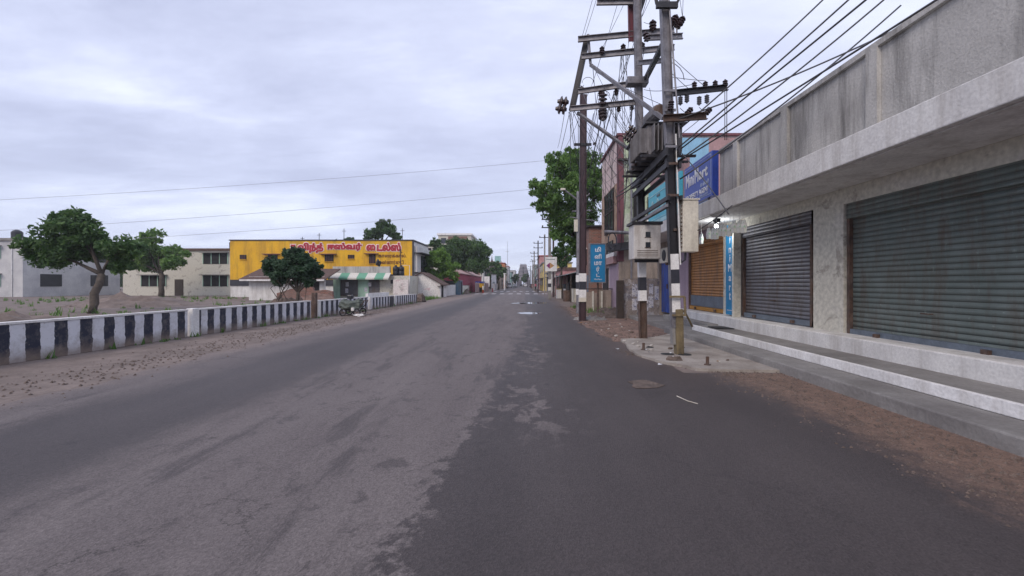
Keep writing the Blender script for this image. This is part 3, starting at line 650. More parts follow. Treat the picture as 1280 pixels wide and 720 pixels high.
lettering(sg, 'No. 276 6297', (4.98,Y1-.9,3.955), U, V, .85, .065, letterg, .02)
for y in (11.9,13.1): MB().box(5.05,5.1,y,y+.05,3.722,3.86).build('bracket', steel, sg)
# ---- cyan sign
cg = thing('shop_sign', 'long cyan sign board above the canopy seen behind the transformer frame', 'sign', (5,15.6,3.7))
MB().box(5.0,5.1,13.95,17.5,3.74,5.15).build('box', cyansign, cg)
MB().box(4.985,4.998,13.98,17.47,4.92,4.95).build('line', cyanlight, cg); MB().box(4.985,4.998,13.98,17.47,3.80,3.92).build('line', cyanlight, cg)
MB().box(4.985,4.998,13.98,17.47,3.97,3.99).build('line', cyanlight, cg)
lettering(cg, '\u0bae\u0bbf\u0ba9\u0bbf', (4.98,17.2,4.22), U, V, 1.1, .5, cyanlight, .04); lettering(cg, '\u0bae\u0bbe\u0bb0\u0bcd\u0b9f\u0bcd', (4.98,15.9,4.22), U, V, 1.6, .5, cyanlight, .04)
MB().box(4.975,4.998,16.0,16.35,4.78,4.86).build('emblem', bluegrey, cg)
MB().box(5.101,5.3,13.9,17.6,3.72,5.6).build('backing', pinkw2, cg)
# ---- blade sign on post
vs_ = thing('blade_sign', 'blue upright sign board with vertical Tamil letters on a thin rusty post', 'sign', (3.4,20,0))
x0,x1,z0,z1 = 3.02,3.70,1.60,3.33
MB().box(x0,x1,19.96,20.06,z0,z1).build('board', tealsign, vs_)
m_ = MB(); m_.box(x0-.06,x0,19.93,20.09,z0-.05,z1+.05).box(x1,x1+.04,19.93,20.09,z0-.05,z1+.05).box(x0,x1,19.93,20.09,z1,z1+.05).box(x0,x1,19.93,20.09,z0-.05,z0); m_.build('frame', steel, vs_)
for ch,zc,wd,h in (('\u0bae\u0bbf',2.98,.27,.23),('\u0ba9\u0bbf',2.66,.32,.23),('\u0bae\u0bbe',2.37,.36,.17),('\u0bb0\u0bcd',2.06,.15,.25),('\u0b9f\u0bcd',1.83,.17,.20)):
    lettering(vs_, ch, (3.38-wd/2,19.955,zc), (1,0,0), (0,0,1), wd, h, letterw, .035)
lettering(vs_, 'MiniMart', (3.2,19.955,1.68), (1,0,0), (0,0,1), .36, .07, letterw, .03)
MB().tube([(3.40,20.15,0),(3.40,20.15,3.3)], .045).build('post', rust, vs_)

# ---- postered wall, stump
pw = thing('postered_wall', 'low grimy wall covered with torn posters under the corner building', 'wall', (5.1,19.3,0))
MB().add([(4.35,18.95,0),(6.0,19.3,0),(6.0,19.48,0),(4.35,19.13,0),(4.35,18.95,1.74),(6.0,19.3,1.74),(6.0,19.48,1.74),(4.35,19.13,1.74)],
  [(0,3,2,1),(4,5,6,7),(0,1,5,4),(1,2,6,5),(2,3,7,6),(3,0,4,7)]).build('wall', posters, pw)
random.seed(3)
for i in range(8):
    u = [.22,.22,.36,.52,.50,.68,.70,.86][i]; zc = [.35,.95,.62,.3,.95,.45,1.05,.8][i]; h = [.5,.55,.7,.5,.6,.5,.45,.6][i]; ww = [.22,.24,.18,.26,.22,.24,.2,.2][i]
    X_ = 4.35+1.65*u; Y_ = 18.945+.35*u
    MB().add([(X_,Y_,zc),(X_+ww,Y_+.04,zc),(X_+ww,Y_+.04,zc+h),(X_,Y_,zc+h),(X_,Y_-.006,zc),(X_+ww,Y_+.034,zc),(X_+ww,Y_+.034,zc+h),(X_,Y_-.006,zc+h)],
      [(0,1,2,3),(4,7,6,5),(0,4,5,1),(1,5,6,2),(2,6,7,3),(3,7,4,0)]).build('poster', posterp, pw)
st = MB().prism(dens([(3.98,18.7),(4.3,18.72),(4.3,18.95),(3.98,18.92),(3.98,18.7)], .1, .05, 999, 2)[:-1], 0, 1.66).build('wooden_stump', wood)
tag(st, 'dark weathered wooden board standing upright at the left end of the postered wall', 'board')
ac = thing('air_conditioner', 'white air conditioner unit under the canopy behind the meter box', 'air conditioner', (5.75,17.5,2.3))
MB().box(5.6,5.98,17.1,18.0,2.35,2.95).build('casing', cream, ac, bevel=.02)
MB().lathe([(.22,0),(.23,.02),(.19,.03)], (5.6,17.4,2.65), (-1,0,0), 16).build('fan_grille', dsteel, ac); MB().box(5.6,5.98,17.2,17.25,2.25,2.35).build('bracket', rust, ac)

# ---- brick house beyond
bh = thing('brick_house', 'bare brick house with dark eave beside the pink building', 'house', (6,31,0))
MB().box(4.3,9,29,34,0,5.3).build('wall', brick, bh); MB().box(4.1,9.2,28.8,34.2,5.303,5.42).build('eave', dsteel, bh)
wv = MB().box(4.25,4.297,30,31.2,2.8,3.9).build('window', dark, bh); MB().box(4.2,4.297,29.9,31.3,3.92,4.0).build('lintel', whitep, wv)
MB().box(5.0,5.8,28.95,28.997,2.9,4.0).build('window', dark, bh)
MB().box(4.28,4.297,29.2,29.9,.05,2.1).build('door', bluegrey, bh)
lw = thing('low_wall', 'low beige broken wall behind the blade sign post', 'wall', (4,24.6,0))
MB().prismy([(3.1,0),(4.9,0),(4.9,1.15),(4.2,1.2),(4.1,1.0),(3.6,1.05),(3.1,.95)], 24.5, 24.7).build('wall', beigew, lw)
for x in (3.35,3.8,4.3): MB().box(x,x+.1,24.44,24.497,0,1.1).build('pier', creamw, lw)
MB().box(3.05,4.95,24.46,24.74,1.2,1.25).build('rail', wood, lw)
# rubble heaps and stones
def heap(cx,cy,rx,ry,h,sd,label,m=mudm,name='rubble_heap'):
    mb = MB(); N_ = 14
    vs_l = [(cx+rx*((i/N_)*2-1), cy+ry*((j/N_)*2-1)) for j in range(N_+1) for i in range(N_+1)]
    out = []
    for x,y in vs_l:
        u = (x-cx)/rx; v = (y-cy)/ry; d_ = max(0, 1-u*u-v*v)
        out.append((x,y, -.01+h*(d_**.8)*(.65+.9*abs(mnoise.noise((x*3.1+sd,y*3.1,sd)))+.4*mnoise.noise((x*9,y*9,sd)))))
    mb.add(out, [(j*(N_+1)+i,j*(N_+1)+i+1,(j+1)*(N_+1)+i+1,(j+1)*(N_+1)+i) for j in range(N_) for i in range(N_)])
    rr = random.Random(sd)
    for k in range(int(14*rx*ry)+10):
        a = rr.random()*6.28; q = rr.random()**.5*.95
        mb.ell((cx+rx*q*math.cos(a), cy+ry*q*math.sin(a), h*.6*(1-q*q)+.02), (rr.uniform(.03,.11),rr.uniform(.03,.1),rr.uniform(.03,.08)), 6, 4, .6)
    return tag(mb.build(name, m), label, 'rubble')
heap(3.5,19.6,1.0,.8,.22,4,'dark heap of earth and rubble around the blade sign post')
heap(2.75,18.3,.75,.6,.16,8,'small pile of broken concrete at the foot of the dark maroon pole', concrete2)
heap(4.2,21.8,.9,.7,.35,12,'brown rubble heap in front of the low beige wall')
random.seed(11)
for i in range(26):
    x = random.uniform(2.45,4.2); y = random.uniform(9.5,18) if i > 6 else random.uniform(7.9,11); s = random.uniform(.018,.05)
    tag(MB().ell((x,y,.05+s*.4 if y < 11.4 else .005+s*.4), (s*1.3,s,s*.6), 7, 5, .7).build('stone', stonem if i%3 else mudm), 'small loose stone scattered on the dirt and concrete apron', 'stone', 'loose stones at the roadside')
for (x,y,n_) in ((2.62,9.55,0),(3.27,7.75,1)):
    t = thing('metal_stub', ['small dark metal stub sticking out at the far left corner of the apron','short dark metal stub near the front of the apron'][n_], 'stub', (x,y,.05))
    MB().tube([(x,y,.03),(x,y,.20)], .03, 8).build('pipe', rust, t); MB().lathe([(.06,0),(.06,.015)], (x,y,.05)).build('flange', rust, t)
for x,y,r_ in ((2.95,8.95,.14),(3.28,8.9,.15),(2.86,9.9,.09)):
    tag(MB().lathe([(r_,0),(r_*.9,.012)], (x,y,.048), n=16).build('pipe_cover', rubber), {2.95:'dark round cover left of the yellowish pole foot',3.28:'dark round cover close behind the yellowish pole foot',2.86:'smallest dark round cover, nearest the rear pole'}[x], 'cover', 'round covers in the apron')
tag(MB().ell((2.83,8.25,.07), (.15,.09,.05), 8, 5, .7).build('stone', mudm), 'dark lump of stone left of the yellowish pole foot', 'stone')
rl = random.Random(77)
for i in range(34):
    y = rl.uniform(7.6,24); x = (2.45 if y > 9 else 2.75)+rl.uniform(-.45,.9); s_ = rl.uniform(.02,.055); a = rl.random()*3.1; z = .06 if y < 11.3 and x > 2.4 else .012
    dx, dy = s_*math.cos(a), s_*math.sin(a)
    tag(MB().add([(x-dx,y-dy,z),(x+dy,y-dx,z+.012),(x+dx,y+dy,z+.002),(x-dy,y+dx,z+.018)],[(0,1,2),(0,2,3)]).build('paper_scrap', [cream,letterw,mudm,orangep][i%4] if i%9 else bluegrey, fix=False), 'tiny scrap of litter lying along the right road edge', 'litter', 'scraps of litter at the road edge')
pt = MB(); 
pts = [(1.78+.24*math.cos(k/20*6.283)*(1+.5*mnoise.noise((k*.35,1,2))), 6.45+.26*math.sin(k/20*6.283)*(1+.5*mnoise.noise((k*.35,5,2))), .0075) for k in range(20)]
tag(pt.add(pts+[(p[0],p[1],.010+.008*abs(mnoise.noise((p[0]*9,p[1]*9,1)))) for p in pts], [tuple(range(20,40))]+[(i,(i+1)%20,20+(i+1)%20,20+i) for i in range(20)]).build('manhole_patch', mudm), 'small brown dirt covered manhole patch in the asphalt', 'patch')
tag(MB().tube([(2.02,5.75,.012),(2.07,5.5,.014),(2.15,5.38,.012)], .006, 5).build('stick', cream), 'thin pale stick lying on the asphalt at right', 'stick')

# ================================================================== ELECTRIC POLES
def insulator(mb, base, axis, s=1.0, n=3):
    prof = [(.02*s,0)]
    t = .02*s
    for k in range(n): prof += [(.03*s,t),(.07*s,t+.015*s),(.06*s,t+.035*s),(.03*s,t+.045*s)]; t += .055*s
    prof += [(.02*s,t+.02*s)]
    return mb.lathe(prof, base, axis, 9)
def ins(parent, base, axis=(0,0,1), s=1.0, n=3, m=None): return insulator(MB(), base, axis, s, n).build('insulator', m or insul, parent, smooth=False)
def bands(parent, p0, p1, w, d, lo, mid0, mid1, hi, xh=(1,0,0)):
    """white, black, white painted sleeve"""
    p0, p1 = Vector(p0), Vector(p1)
    def at(z): return p0+(p1-p0)*((z-p0.z)/(p1.z-p0.z))
    for a,b,m in ((lo,mid0,whitep),(mid0,mid1,blackp),(mid1,hi,whitep)):
        MB().seg(at(a),at(b),w,d,xh).build('painted_band', m, parent)
# P1 near pole
A0, A1 = Vector((3.16,9.0,0)), Vector((2.86,9.0,8.6))
p1 = thing('electric_pole', 'nearest steel pole with a yellowish concrete sleeve and black and white band', 'pole', (3.16,9.0,0))
def onA(z): return A0+(A1-A0)*(z/8.6)
MB().hbeam(onA(1.9), onA(4.4), .165, .15).build('shaft', dsteel, p1)  # lower shaft darker: shade under the transformer put into the steel colour
MB().hbeam(onA(4.4), A1, .165, .15).build('shaft', steel, p1)
MB().seg(onA(.6), onA(1.9), .185, .15).build('shaft', steel, p1)
bands(p1, A0, A1, .172, .155, .92, 1.51, 1.80, 2.12)
MB().seg(Vector((3.20,8.98,0)), Vector((3.18,8.98,.98)), .15, .20).build('sleeve', mat('yellowish_concrete', (.20,.155,.085), (.10,.078,.045), 3, .9, bump=.5, grime=.6, gcol=(.05,.04,.03), gscale=(6,6,1.5)), p1, bevel=.01)
MB().seg(Vector((3.09,9.02,.25)), Vector((3.07,9.02,.98)), .06, .16).build('sleeve', concrete2, p1)
cl_ = mat('rusty_yellow_steel', (.22,.17,.08), (.12,.09,.06), 6, .7)
MB().box(2.96,3.27,8.84,8.88,1.22,1.26).build('clamp', cl_, p1); MB().box(3.02,3.30,8.85,8.89,.84,.88).build('clamp', cl_, p1); MB().tube([(3.27,8.86,1.24),(3.29,8.86,.84)], .025).build('clamp_bar', cl_, p1)
MB().tube([(3.28,8.92,.95),(3.42,9.05,.78),(3.56,9.2,.60)], .022).build('stay_rod', cl_, p1)
MB().tube([A0+Vector((.02,-.11,4.5)), onA(8.6)+Vector((0,-.11,0))], .018).build('conduit', steel, p1)
MB().tube([onA(1.9)+Vector((.12,-.06,0)), onA(4.6)+Vector((.12,-.06,0))], .016).build('conduit', whitep, p1)
for i in range(12): pass
for z in (5.05,5.45,3.3,3.95,4.3): MB().box(onA(z).x-.12,onA(z).x+.12,8.88,8.91,z,z+.05).build('clamp', rust if z < 4 else steel, p1)
def beam(parent, a, b, h=.1, d=.06, m=steel, name='crossarm'): return MB().chan(a, b, h, d).build(name, m, parent)
beam(p1, P(833,118,9.1), P(909,110,9.1), .10, .06, dsteel)          # arm E
beam(p1, P(829,149,8.85), P(883,145.5,8.85), .12, .07, rust)          # arm F
for px,py in ((868,110.5),(881.7,110),(894,109),(906.5,108)): ins(p1, P(px,py+1,9.1), (0,0,1), .8, 3)
for px,py in ((850.5,119),(858.6,116),(874,119),(883.6,117)): 
    e = P(px,py,9.1); ins(p1, e-Vector((0,0,.02)), (0,0,-1), .75, 4, insulg)
for px,py in ((858,143),(881.7,143)): ins(p1, P(px,py,8.85), (.7,0,.8), .9, 3)
ins(p1, P(838,139,8.85), (.1,0,1), .9, 4)
# P1 top: bracket
for z_,L_ in ((7.15,.2),): 
    MB().box(onA(z_).x-.22,onA(z_).x+.22,8.83,8.9,z_,z_+.12).build('top_bracket', dsteel, p1)
    MB().tube([onA(z_)+Vector((-.2,-.12,.1)), onA(z_)+Vector((-.3,-.12,.6))], .035).build('horn', dsteel, p1)
    MB().tube([onA(z_)+Vector((.2,-.12,.1)), onA(z_)+Vector((.38,-.12,.42)), onA(z_)+Vector((.42,-.12,.7))], .035).build('horn', dsteel, p1)
# P2
B0, B1 = Vector((3.17,11.6,0)), Vector((3.0,11.6,9.8))
p2 = thing('electric_pole', 'second steel pole of the transformer frame behind the meter box', 'pole', (3.17,11.6,0))
def onB(z): return B0+(B1-B0)*(z/9.8)
MB().hbeam(onB(0), onB(1.05), .18, .16).build('shaft', rust, p2)
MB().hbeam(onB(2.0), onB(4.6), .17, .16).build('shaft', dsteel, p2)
MB().hbeam(onB(4.6), B1, .17, .15).build('shaft', steel, p2)
bands(p2, B0, B1, .19, .17, 1.05, 1.33, 1.68, 2.1)
YB = 11.9
beam(p2, P(722.5,50,12.2), P(843,38.5,11.75), .13, .07)
beam(p2, P(727,71.5,12.2), P(843,60,11.75), .13, .07)
beam(p2, P(723,115,12.4), P(792,105,11.75), .12, .07)
beam(p2, P(713,136.5,12.4), P(804,127.5,11.75), .12, .07)
beam(p2, P(746,4,12.0), P(801,3.2,11.75), .12, .07)
beam(p2, P(807,48,10.4), P(853,46,10.4), .11, .06); beam(p2, P(798,79,11.2), P(830,76,10.4), .09, .06)
MB().box(2.72,3.27,11.4,11.7,6.80,6.98).build('clamp', steel, p2, bevel=.01)
MB().hbeam(P(789,52,11.9), P(787.5,-25,11.9), .12, .12).build('vertical_post', redsteel, p2)
MB().seg(P(795,27,11.75), P(808,-12,11.75), .12, .1).build('diagonal', dsteel, p2)
beam(p2, P(733,48,12.3), P(714,138,12.5), .13, .09, dsteel, 'diagonal'); MB().seg(P(735,43,12.2), P(738,79,12.2), .07,.05).build('short_strut', steel, p2)
MB().seg(P(738,81,12.1), P(829,148,9.25), .06,.08).build('brace', steel, p2)
MB().seg(P(722,141,12.4), P(791,190,11.6), .06,.08).build('brace', steel, p2)
MB().seg(P(828,57,9.3), P(807,99,11.5), .11,.09).build('brace', dsteel, p2)
for px,py in ((752.5,66),(779,63),(803,61)): ins(p2, P(px,py+2,12), (0,0,1), 1.1, 3)
ins(p2, P(816,39,11.8), (0,0,1), 1.5, 3); ins(p2, P(809.7,52,10.4), (-.3,0,1), 1.2, 3)
for px,py in ((750.6,113),(770.5,111)): ins(p2, P(px,py,12), (0,0,-1), .9, 3)
for px,py in ((773.5,132),(790,130)): ins(p2, P(px,py,12), (0,0,-1), .9, 3)
ins(p2, P(753,133,12.1), (0,-.3,1), 1.9, 3); ins(p2, P(753,136,12.1), (0,-.3,-1), 1.9, 3)
for dx,dy in ((0,0),(-2.5,9)):
    ins(p2, P(711+dx,128+dy,12.4), (-1,0,.1), 2.2, 2)
for dx,dy,q in ((-2,0,1.3),(2,-3,1.3),(5,-1,1.1),(8,2,1.1),(11,-2,1.2)):
    ins(p2, P(838+dx,34+dy,10.4), (.4,0,.8), q, 3)
MB().seg(P(833,31,10.4), P(851,27,10.4), .06,.06).build('crossarm', dsteel, p2)
MB().tube([P(846,32,10.4), P(846,47,10.4)], .02).build('rod', steel, p2)
# platform between the two poles
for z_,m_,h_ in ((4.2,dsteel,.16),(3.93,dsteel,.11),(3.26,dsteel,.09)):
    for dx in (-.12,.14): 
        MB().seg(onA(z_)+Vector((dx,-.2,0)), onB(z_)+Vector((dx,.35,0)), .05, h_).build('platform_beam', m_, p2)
MB().seg(onA(3.12)+Vector((-.12,-.1,0)), onB(3.12)+Vector((-.12,.2,0)), .04, .06).build('platform_beam', steel, p2)
for k in range(5):
    y_ = 9.5+k*.45; MB().seg((2.55,y_,4.31),(3.75,y_,4.31), .06,.05,(0,1,0)).build('platform_bearer', dsteel, p2)
# transformer
tr = thing('transformer', 'grey oil stained transformer with fins on the platform between two poles', 'transformer', (3.2,10.4,4.35))
TX0,TX1,TY0,TY1,TZ0,TZ1 = 2.72,3.5,9.6,11.35,4.36,5.04
MB().prismy([(TX0+.05,TZ0),(TX1-.05,TZ0),(TX1,TZ0+.1),(TX1,TZ1),(TX0,TZ1),(TX0,TZ0+.1)], TY0, TY1).build('tank', tankm, tr, bevel=.02)
MB().box(TX0-.07,TX1+.07,TY0-.07,TY1+.07,TZ1+.003,TZ1+.04).build('lid', finm, tr)
f_ = MB()
for k in range(7): f_.box(TX0+.08+k*.085,TX0+.10+k*.085,TY0-.24,TY0-.003,TZ0+.04,TZ1-.06)
f_.build('cooling_fins', tankm, tr, bevel=.004)
f_ = MB()
for k in range(14): f_.box(TX0-.17,TX0-.003,TY0+.02+k*.065,TY0+.035+k*.065,TZ0+.06,TZ1-.08)
f_.build('cooling_fins', tankm, tr)
MB().lathe([(.05,-.32),(.15,-.30),(.16,-.28),(.16,.28),(.15,.30),(.05,.32)], (2.93,9.85,TZ1+.27), (-.1,1,0), 14).build('conservator', tankm, tr)
MB().lathe([(.05,-.02),(.14,0),(.14,.03),(.10,.06)], (2.965,9.52,TZ1+.27), (.1,-1,0), 14).build('conservator_cap', rust, tr)
MB().tube([(3.1,9.9,TZ1),(3.1,9.9,TZ1+.15)], .03).build('pipe', tankm, tr)
for k in range(3): insulator(MB(), (TX0+.02,10.35+k*.32,TZ1+.03), (-.75,.1,.65), 1.25, 4).build('bushing', insul, tr)
for k in range(4): insulator(MB(), (TX1-.1,10.05+k*.25,TZ1+.03), (.5,0,.8), 1.0, 2).build('bushing', insul, tr)
MB().box(TX0-.06,TX0-.01,10.5,10.8,TZ0-.02,TZ0+.12).build('drain_valve', rust, tr)
# meter box
mbx = thing('meter_box', 'large grey white metal meter box with two small windows hung on the rear pole', 'box', (3.05,11.1,2.1))
MB().box(2.74,3.42,10.88,11.42,2.13,3.0).build('cabinet', boxgrey, mbx, bevel=.015)
MB().box(2.69,3.46,10.84,11.45,3.003,3.07).build('lid', dsteel, mbx)
MB().box(2.76,3.40,10.865,10.879,2.16,2.97).build('door', boxgrey, mbx)
for z_ in (2.68,2.42): 
    wv = MB().box(3.03,3.15,10.85,10.864,z_,z_+.13).build('window', glass, mbx); MB().box(3.01,3.17,10.856,10.8645,z_-.02,z_-.003).build('frame', rust, wv)
m_ = MB()
for k in range(4): m_.box(2.82,3.34,10.858,10.8645,2.2+k*.045,2.212+k*.045)
m_.build('vent', rust, mbx)
MB().box(2.8,3.4,11.0,11.06,2.05,2.129).build('bracket', dsteel, mbx); MB().box(3.05,3.3,11.422,11.51,2.3,2.4).build('bracket', dsteel, mbx)
# cream long box
cb = thing('cable_box', 'tall narrow cream cable box mounted right of the nearest pole', 'box', (3.4,9,2.15))
MB().box(3.24,3.56,8.86,9.14,2.16,3.22).build('cabinet', cream, cb, bevel=.012); MB().box(3.22,3.58,8.84,9.16,3.223,3.25).build('lid', cream, cb)
m_ = MB()
for k in range(11): m_.box(3.215,3.238,8.9,8.93,2.25+k*.085,2.28+k*.085)
m_.build('hinge_row', rust, cb)
MB().box(3.08,3.239,8.95,9.05,2.6,2.65).build('bracket', rust, cb); MB().tube([(3.34,9,2.15),(3.33,9,2.0),(3.27,9,1.95),(3.2,9,2.05)], .025).build('cable', blackp, cb)
# P3 dark maroon pole
p3 = thing('electric_pole', 'dark maroon steel pole standing alone left of the blue blade sign', 'pole', (2.34,17.6,0))
C0, C1 = Vector((2.34,17.6,0)), Vector((2.38,17.6,9.2))
MB().hbeam(C0, C1, .25, .2, .02).build('shaft', maroonsteel, p3); MB().seg(C0+Vector((0,0,0)),C1,.2,.12).build('web_plate', maroonsteel, p3)
bands(p3, C0, C1, .28, .22, .95, 1.27, 1.60, 1.93)
MB().seg(C0+Vector((0,0,.78)),C0+Vector((0,0,.95)),.29,.23).build('painted_band', cream, p3)
MB().box(2.0,2.7,17.5,17.56,7.1,7.2).build('crossarm', dsteel, p3)
ins(p3, (2.3,17.55,9.2), (0,0,1), 1.6, 3); ins(p3, (2.75,17.5,7.15), (1,0,.3), 1, 2)
# P4 pale lamp pole
p4 = thing('street_lamp', 'slim pale grey lamp pole with two short arms just left of the dark maroon pole', 'lamp post', (2.72,22,0))
MB().tube([(2.72,22,0),(2.72,22,6.2)], .11, 8, .09).build('shaft', steel, p4)
for a,b,m in ((.95,1.25,whitep),(1.25,1.6,blackp),(1.6,1.95,whitep)): MB().lathe([(.125,a),(.125,b)], (2.72,22,0), n=12).build('painted_band', m, p4)
MB().tube([(2.72,22,5.75),(2.0,22,6.3)], .04).build('arm', steel, p4); MB().tube([(2.72,22,5.6),(3.3,22,6.1)], .035).build('arm', steel, p4)
MB().box(1.82,2.06,21.92,22.08,6.27,6.36).build('lamp_head', cream, p4)
MB().box(2.50,2.68,21.85,22.0,4.15,4.75).build('fuse_box', cream, p4)
MB().tube([(2.3,22,4.9),(3.6,22,4.7)], .03).build('arm', steel, p4); MB().tube([(2.4,22,5.2),(3.4,22,5.25)], .03).build('arm', steel, p4)
# P5 concrete pole with poster board
def street_pole(x, y, h, label, m, w_=.22, banded=False, arms=1, grp=None):
    t = thing('electric_pole', label, 'pole', (x,y,0), grp)
    MB().seg((x,y,0),(x,y,h), w_, w_*.8).build('shaft', m, t)
    for k in range(arms):
        MB().box(x-.8,x+.8,y-.15,y-.08,h-.5-k*.8,h-.4-k*.8).build('crossarm', dsteel, t)
        for dx in (-.7,0,.7): ins(t, (x+dx,y-.12,h-.4-k*.8), (0,0,1), 1.3, 2)
    if banded:
        for a,b,mm in ((.85,1.2,whitep),(1.2,1.55,blackp),(1.55,1.95,whitep)): MB().seg((x,y,a),(x,y,b),w_+.03,w_*.8+.03).build('painted_band', mm, t)
    return t
p5 = street_pole(2.45,42.7,8.3,'grey concrete pole with a poster board and striped band beyond the lamp pole', concrete2, .27, True, 2)
pb = thing('poster_board', 'white board with a red and blue emblem tied to the grey concrete pole', 'poster', (2.6,42.4,2.6))
MB().box(2.0,3.15,42.42,42.47,2.75,4.15).build('board', whitep, pb)
MB().add([(2.1,42.41,3.3),(2.45,42.41,3.0),(2.45,42.41,3.6)],[(0,1,2)]).build('emblem', mat('emblem_purple',(.25,.03,.16),None,3,.6), pb, fix=False)
MB().add([(2.46,42.41,3.0),(2.88,42.41,3.3),(2.46,42.41,3.62)],[(0,1,2)]).build('emblem', mat('emblem_orange',(.5,.28,.12),None,3,.6), pb, fix=False)
MB().box(2.1,2.95,42.405,42.42,3.9,3.95).build('line', bluegrey, pb)
street_pole(3.3,50,9.5,'thin rusty pole right of the poster board before the tree trunk', maroonsteel, .2, False, 1)
for i,(x,y,h,l) in enumerate([(2.85,62,8.6,'first slim dark pole beyond the poster board'),(2.3,75,9,'tall pole with two arms beyond the poster board'),(1.9,88,8.2,'dark pole nearest behind the yellow wall'),
    (2.3,104,8.5,'middle pole of the receding row before the yellow house'),(2.3,125,8.4,'far pole left of the yellow house'),(2.1,160,8.3,'distant thin pole at the right kerb'),(2.6,210,8.5,'farthest thin pole beside the temple tower'),(1.2,190,8.0,'far pole leaning by the temple tower edge')]):
    street_pole(x,y,h,l, dsteel if i%2 else concrete2, .2, False, 1+(i%2), 'poles receding along the right kerb')

# ---- overhead wires
def wire(a, b, sag, r, label, grp=None, m=None, name='overhead_wire', n=14):
    a, b = Vector(a), Vector(b); pts = [a.lerp(b, k/n)-Vector((0,0,sag*4*(k/n)*(1-k/n))) for k in range(n+1)]
    return tag(MB().tube(pts, r, 5).build(name, m or wiremat, smooth=True), label, 'wire', grp)
for i,(la_,ya,ra_,yb) in enumerate((('highest of the three wires crossing the sky at left',221,700,198),('middle of the three wires crossing the sky at left',257,700,232),('lowest of the three wires crossing the sky at left',279,700,256))):
    a = P(369,ya,33); b = P(700,yb,36); dd = b-a
    wire(a-dd*1.3, b+dd*.12, .35, .011, la_, None, wiregrey, n=20)
# thick cables running from the pole arms to the upper right
cb_ = [((911,103),(845,165),8.7,9.0),((911,126),(829,200),8.4,9.3),((911,133),(800,226),8.4,11.0),((911,150),(845,203),8.5,9.0),((911,158),(792,236),8.4,11.3),((911,121),(838,152),8.6,8.9),((911,176),(850,224),8.9,9.1)]
for (a,b,ya,yb), lb_ in zip(cb_, ['black cable slanting up right, highest at the frame edge above the insulators','black cable slanting up right just below the rust crossarm','black cable reaching down to the left behind the nearest pole','black cable slanting up right, ending at the top of the cream box side','black cable reaching lowest left to the second pole','black cable leaving the rusty crossarm up to the right','lowest black cable, passing right over the blue sign']):
    A_ = P(*a,ya); B_ = P(*b,yb); wire(B_, A_+(A_-B_)*3.2, .12, .016, lb_, 'cables slanting from the transformer frame', wiremat, 'cable')
for (a,b,ya,yb), lb_ in zip([((838,150),(797,222),9.2,11.5),((838,182),(775,240),9.1,12.5),((838,196),(770,246),9.1,13.5),((836,206),(797,232),9.1,11.5),((838,253),(798,275),8.95,11.5)], ['dark cable along the platform, the topmost beside the tank','dark cable passing the platform and on to the upper corner building','dark cable passing under the tank and far on to the corner building','dark cable between the two upper platform beams','lowest dark cable, just above the meter box']):
    wire(P(*a,ya), P(*b,yb), .08, .018, lb_, 'cables along the transformer platform', wiremat, 'cable')
thin = [((728,170),(770,232),17.6,23),((724,210),(753,285),17.6,25),((731,150),(790,210),17.6,12),((727,240),(762,300),17.6,24),((757,190),(800,216),23.5,11.6),((753,222),(775,246),25,23),((770,172),(790,205),22.9,12),((713,136),(690,225),12.4,30),((742,142),(730,195),12.3,17.5),((765,135),(742,215),12.2,19),((800,60),(786,160),11.9,11.5),((777,70),(800,150),12,11.5),((812,110),(818,140),11,10),((757,262),(790,232),24,12),((731,45),(747,-6),12.2,12.2),((727,48),(742,-6),12.2,12.2),((754,64),(775,-6),12.1,12),((752,62),(785,-6),12.1,12),((752,68),(741,103),12.1,12.3),((741,103),(733,122),12.3,12.4),
 ((779,65),(771,112),12.1,12.1),((786,53),(777,112),12,12),((785,60),(780,132),12,12),((790,60),(757,145),12,14),((771,116),(768,160),12,14),((750,118),(735,190),12.2,17),((753,140),(738,205),12.2,17),((713,142),(713,215),12.4,22),((707,132),(697,185),12.4,25),
 ((711,140),(722,205),12.4,22),((722,116),(713,160),12.4,20),((730,106),(722,118),12.4,12.4),((773,137),(760,205),12.1,20),((790,134),(783,158),12,11.4),((773,136),(786,170),12.1,11.2),((775,114),(790,165),12,11.2),
 ((758,128),(782,172),12.1,11.3),((793,134),(797,158),11.9,11),((834,66),(881,108),9.5,9.1),((838,90),(862,112),9.3,9.1),((838,96),(881,101),9.3,9.1),((805,112),(832,113),11,9.2),((840,110),(868,105),9.1,9.1),
 ((850,0),(854,27),10.4,10.4),((854,-6),(853,25),10.4,10.4),((803,20),(815,-6),11.7,11.7),((805,28),(818,30),11.7,10.4),((737,137),(722,95),12.4,17.6),((723,150),(700,195),17.6,30),((735,160),(775,228),17.5,23),
 ((727,180),(760,250),17.6,24),((727,195),(757,275),17.6,25),((723,252),(757,214),22,24),((723,258),(757,236),22,25),((723,262),(757,262),22,25),((723,266),(756,280),22,25),((722,255),(688,272),22,42),((722,260),(690,278),22,42),
 ((757,215),(790,160),23,11.6),((757,228),(795,188),24,11.6),((765,240),(797,205),22.9,11.6),((745,90),(838,135),12,9.1),((859,145),(846,165),8.9,9.0),((882,143),(846,172),8.9,9.0),((850,135),(858,142),9.1,8.9),((874,134),(882,142),9.1,8.9)]
for (a,b,ya,yb) in thin:
    wire(P(*a,ya), P(*b,yb), .03*(Vector(P(*a,ya))-Vector(P(*b,yb))).length*.4, .0065 if max(ya,yb) < 14 else .009, 'thin wire hanging around the transformer poles', 'thin wires around the transformer poles', None, 'thin_wire', 8)
rt = random.Random(31)
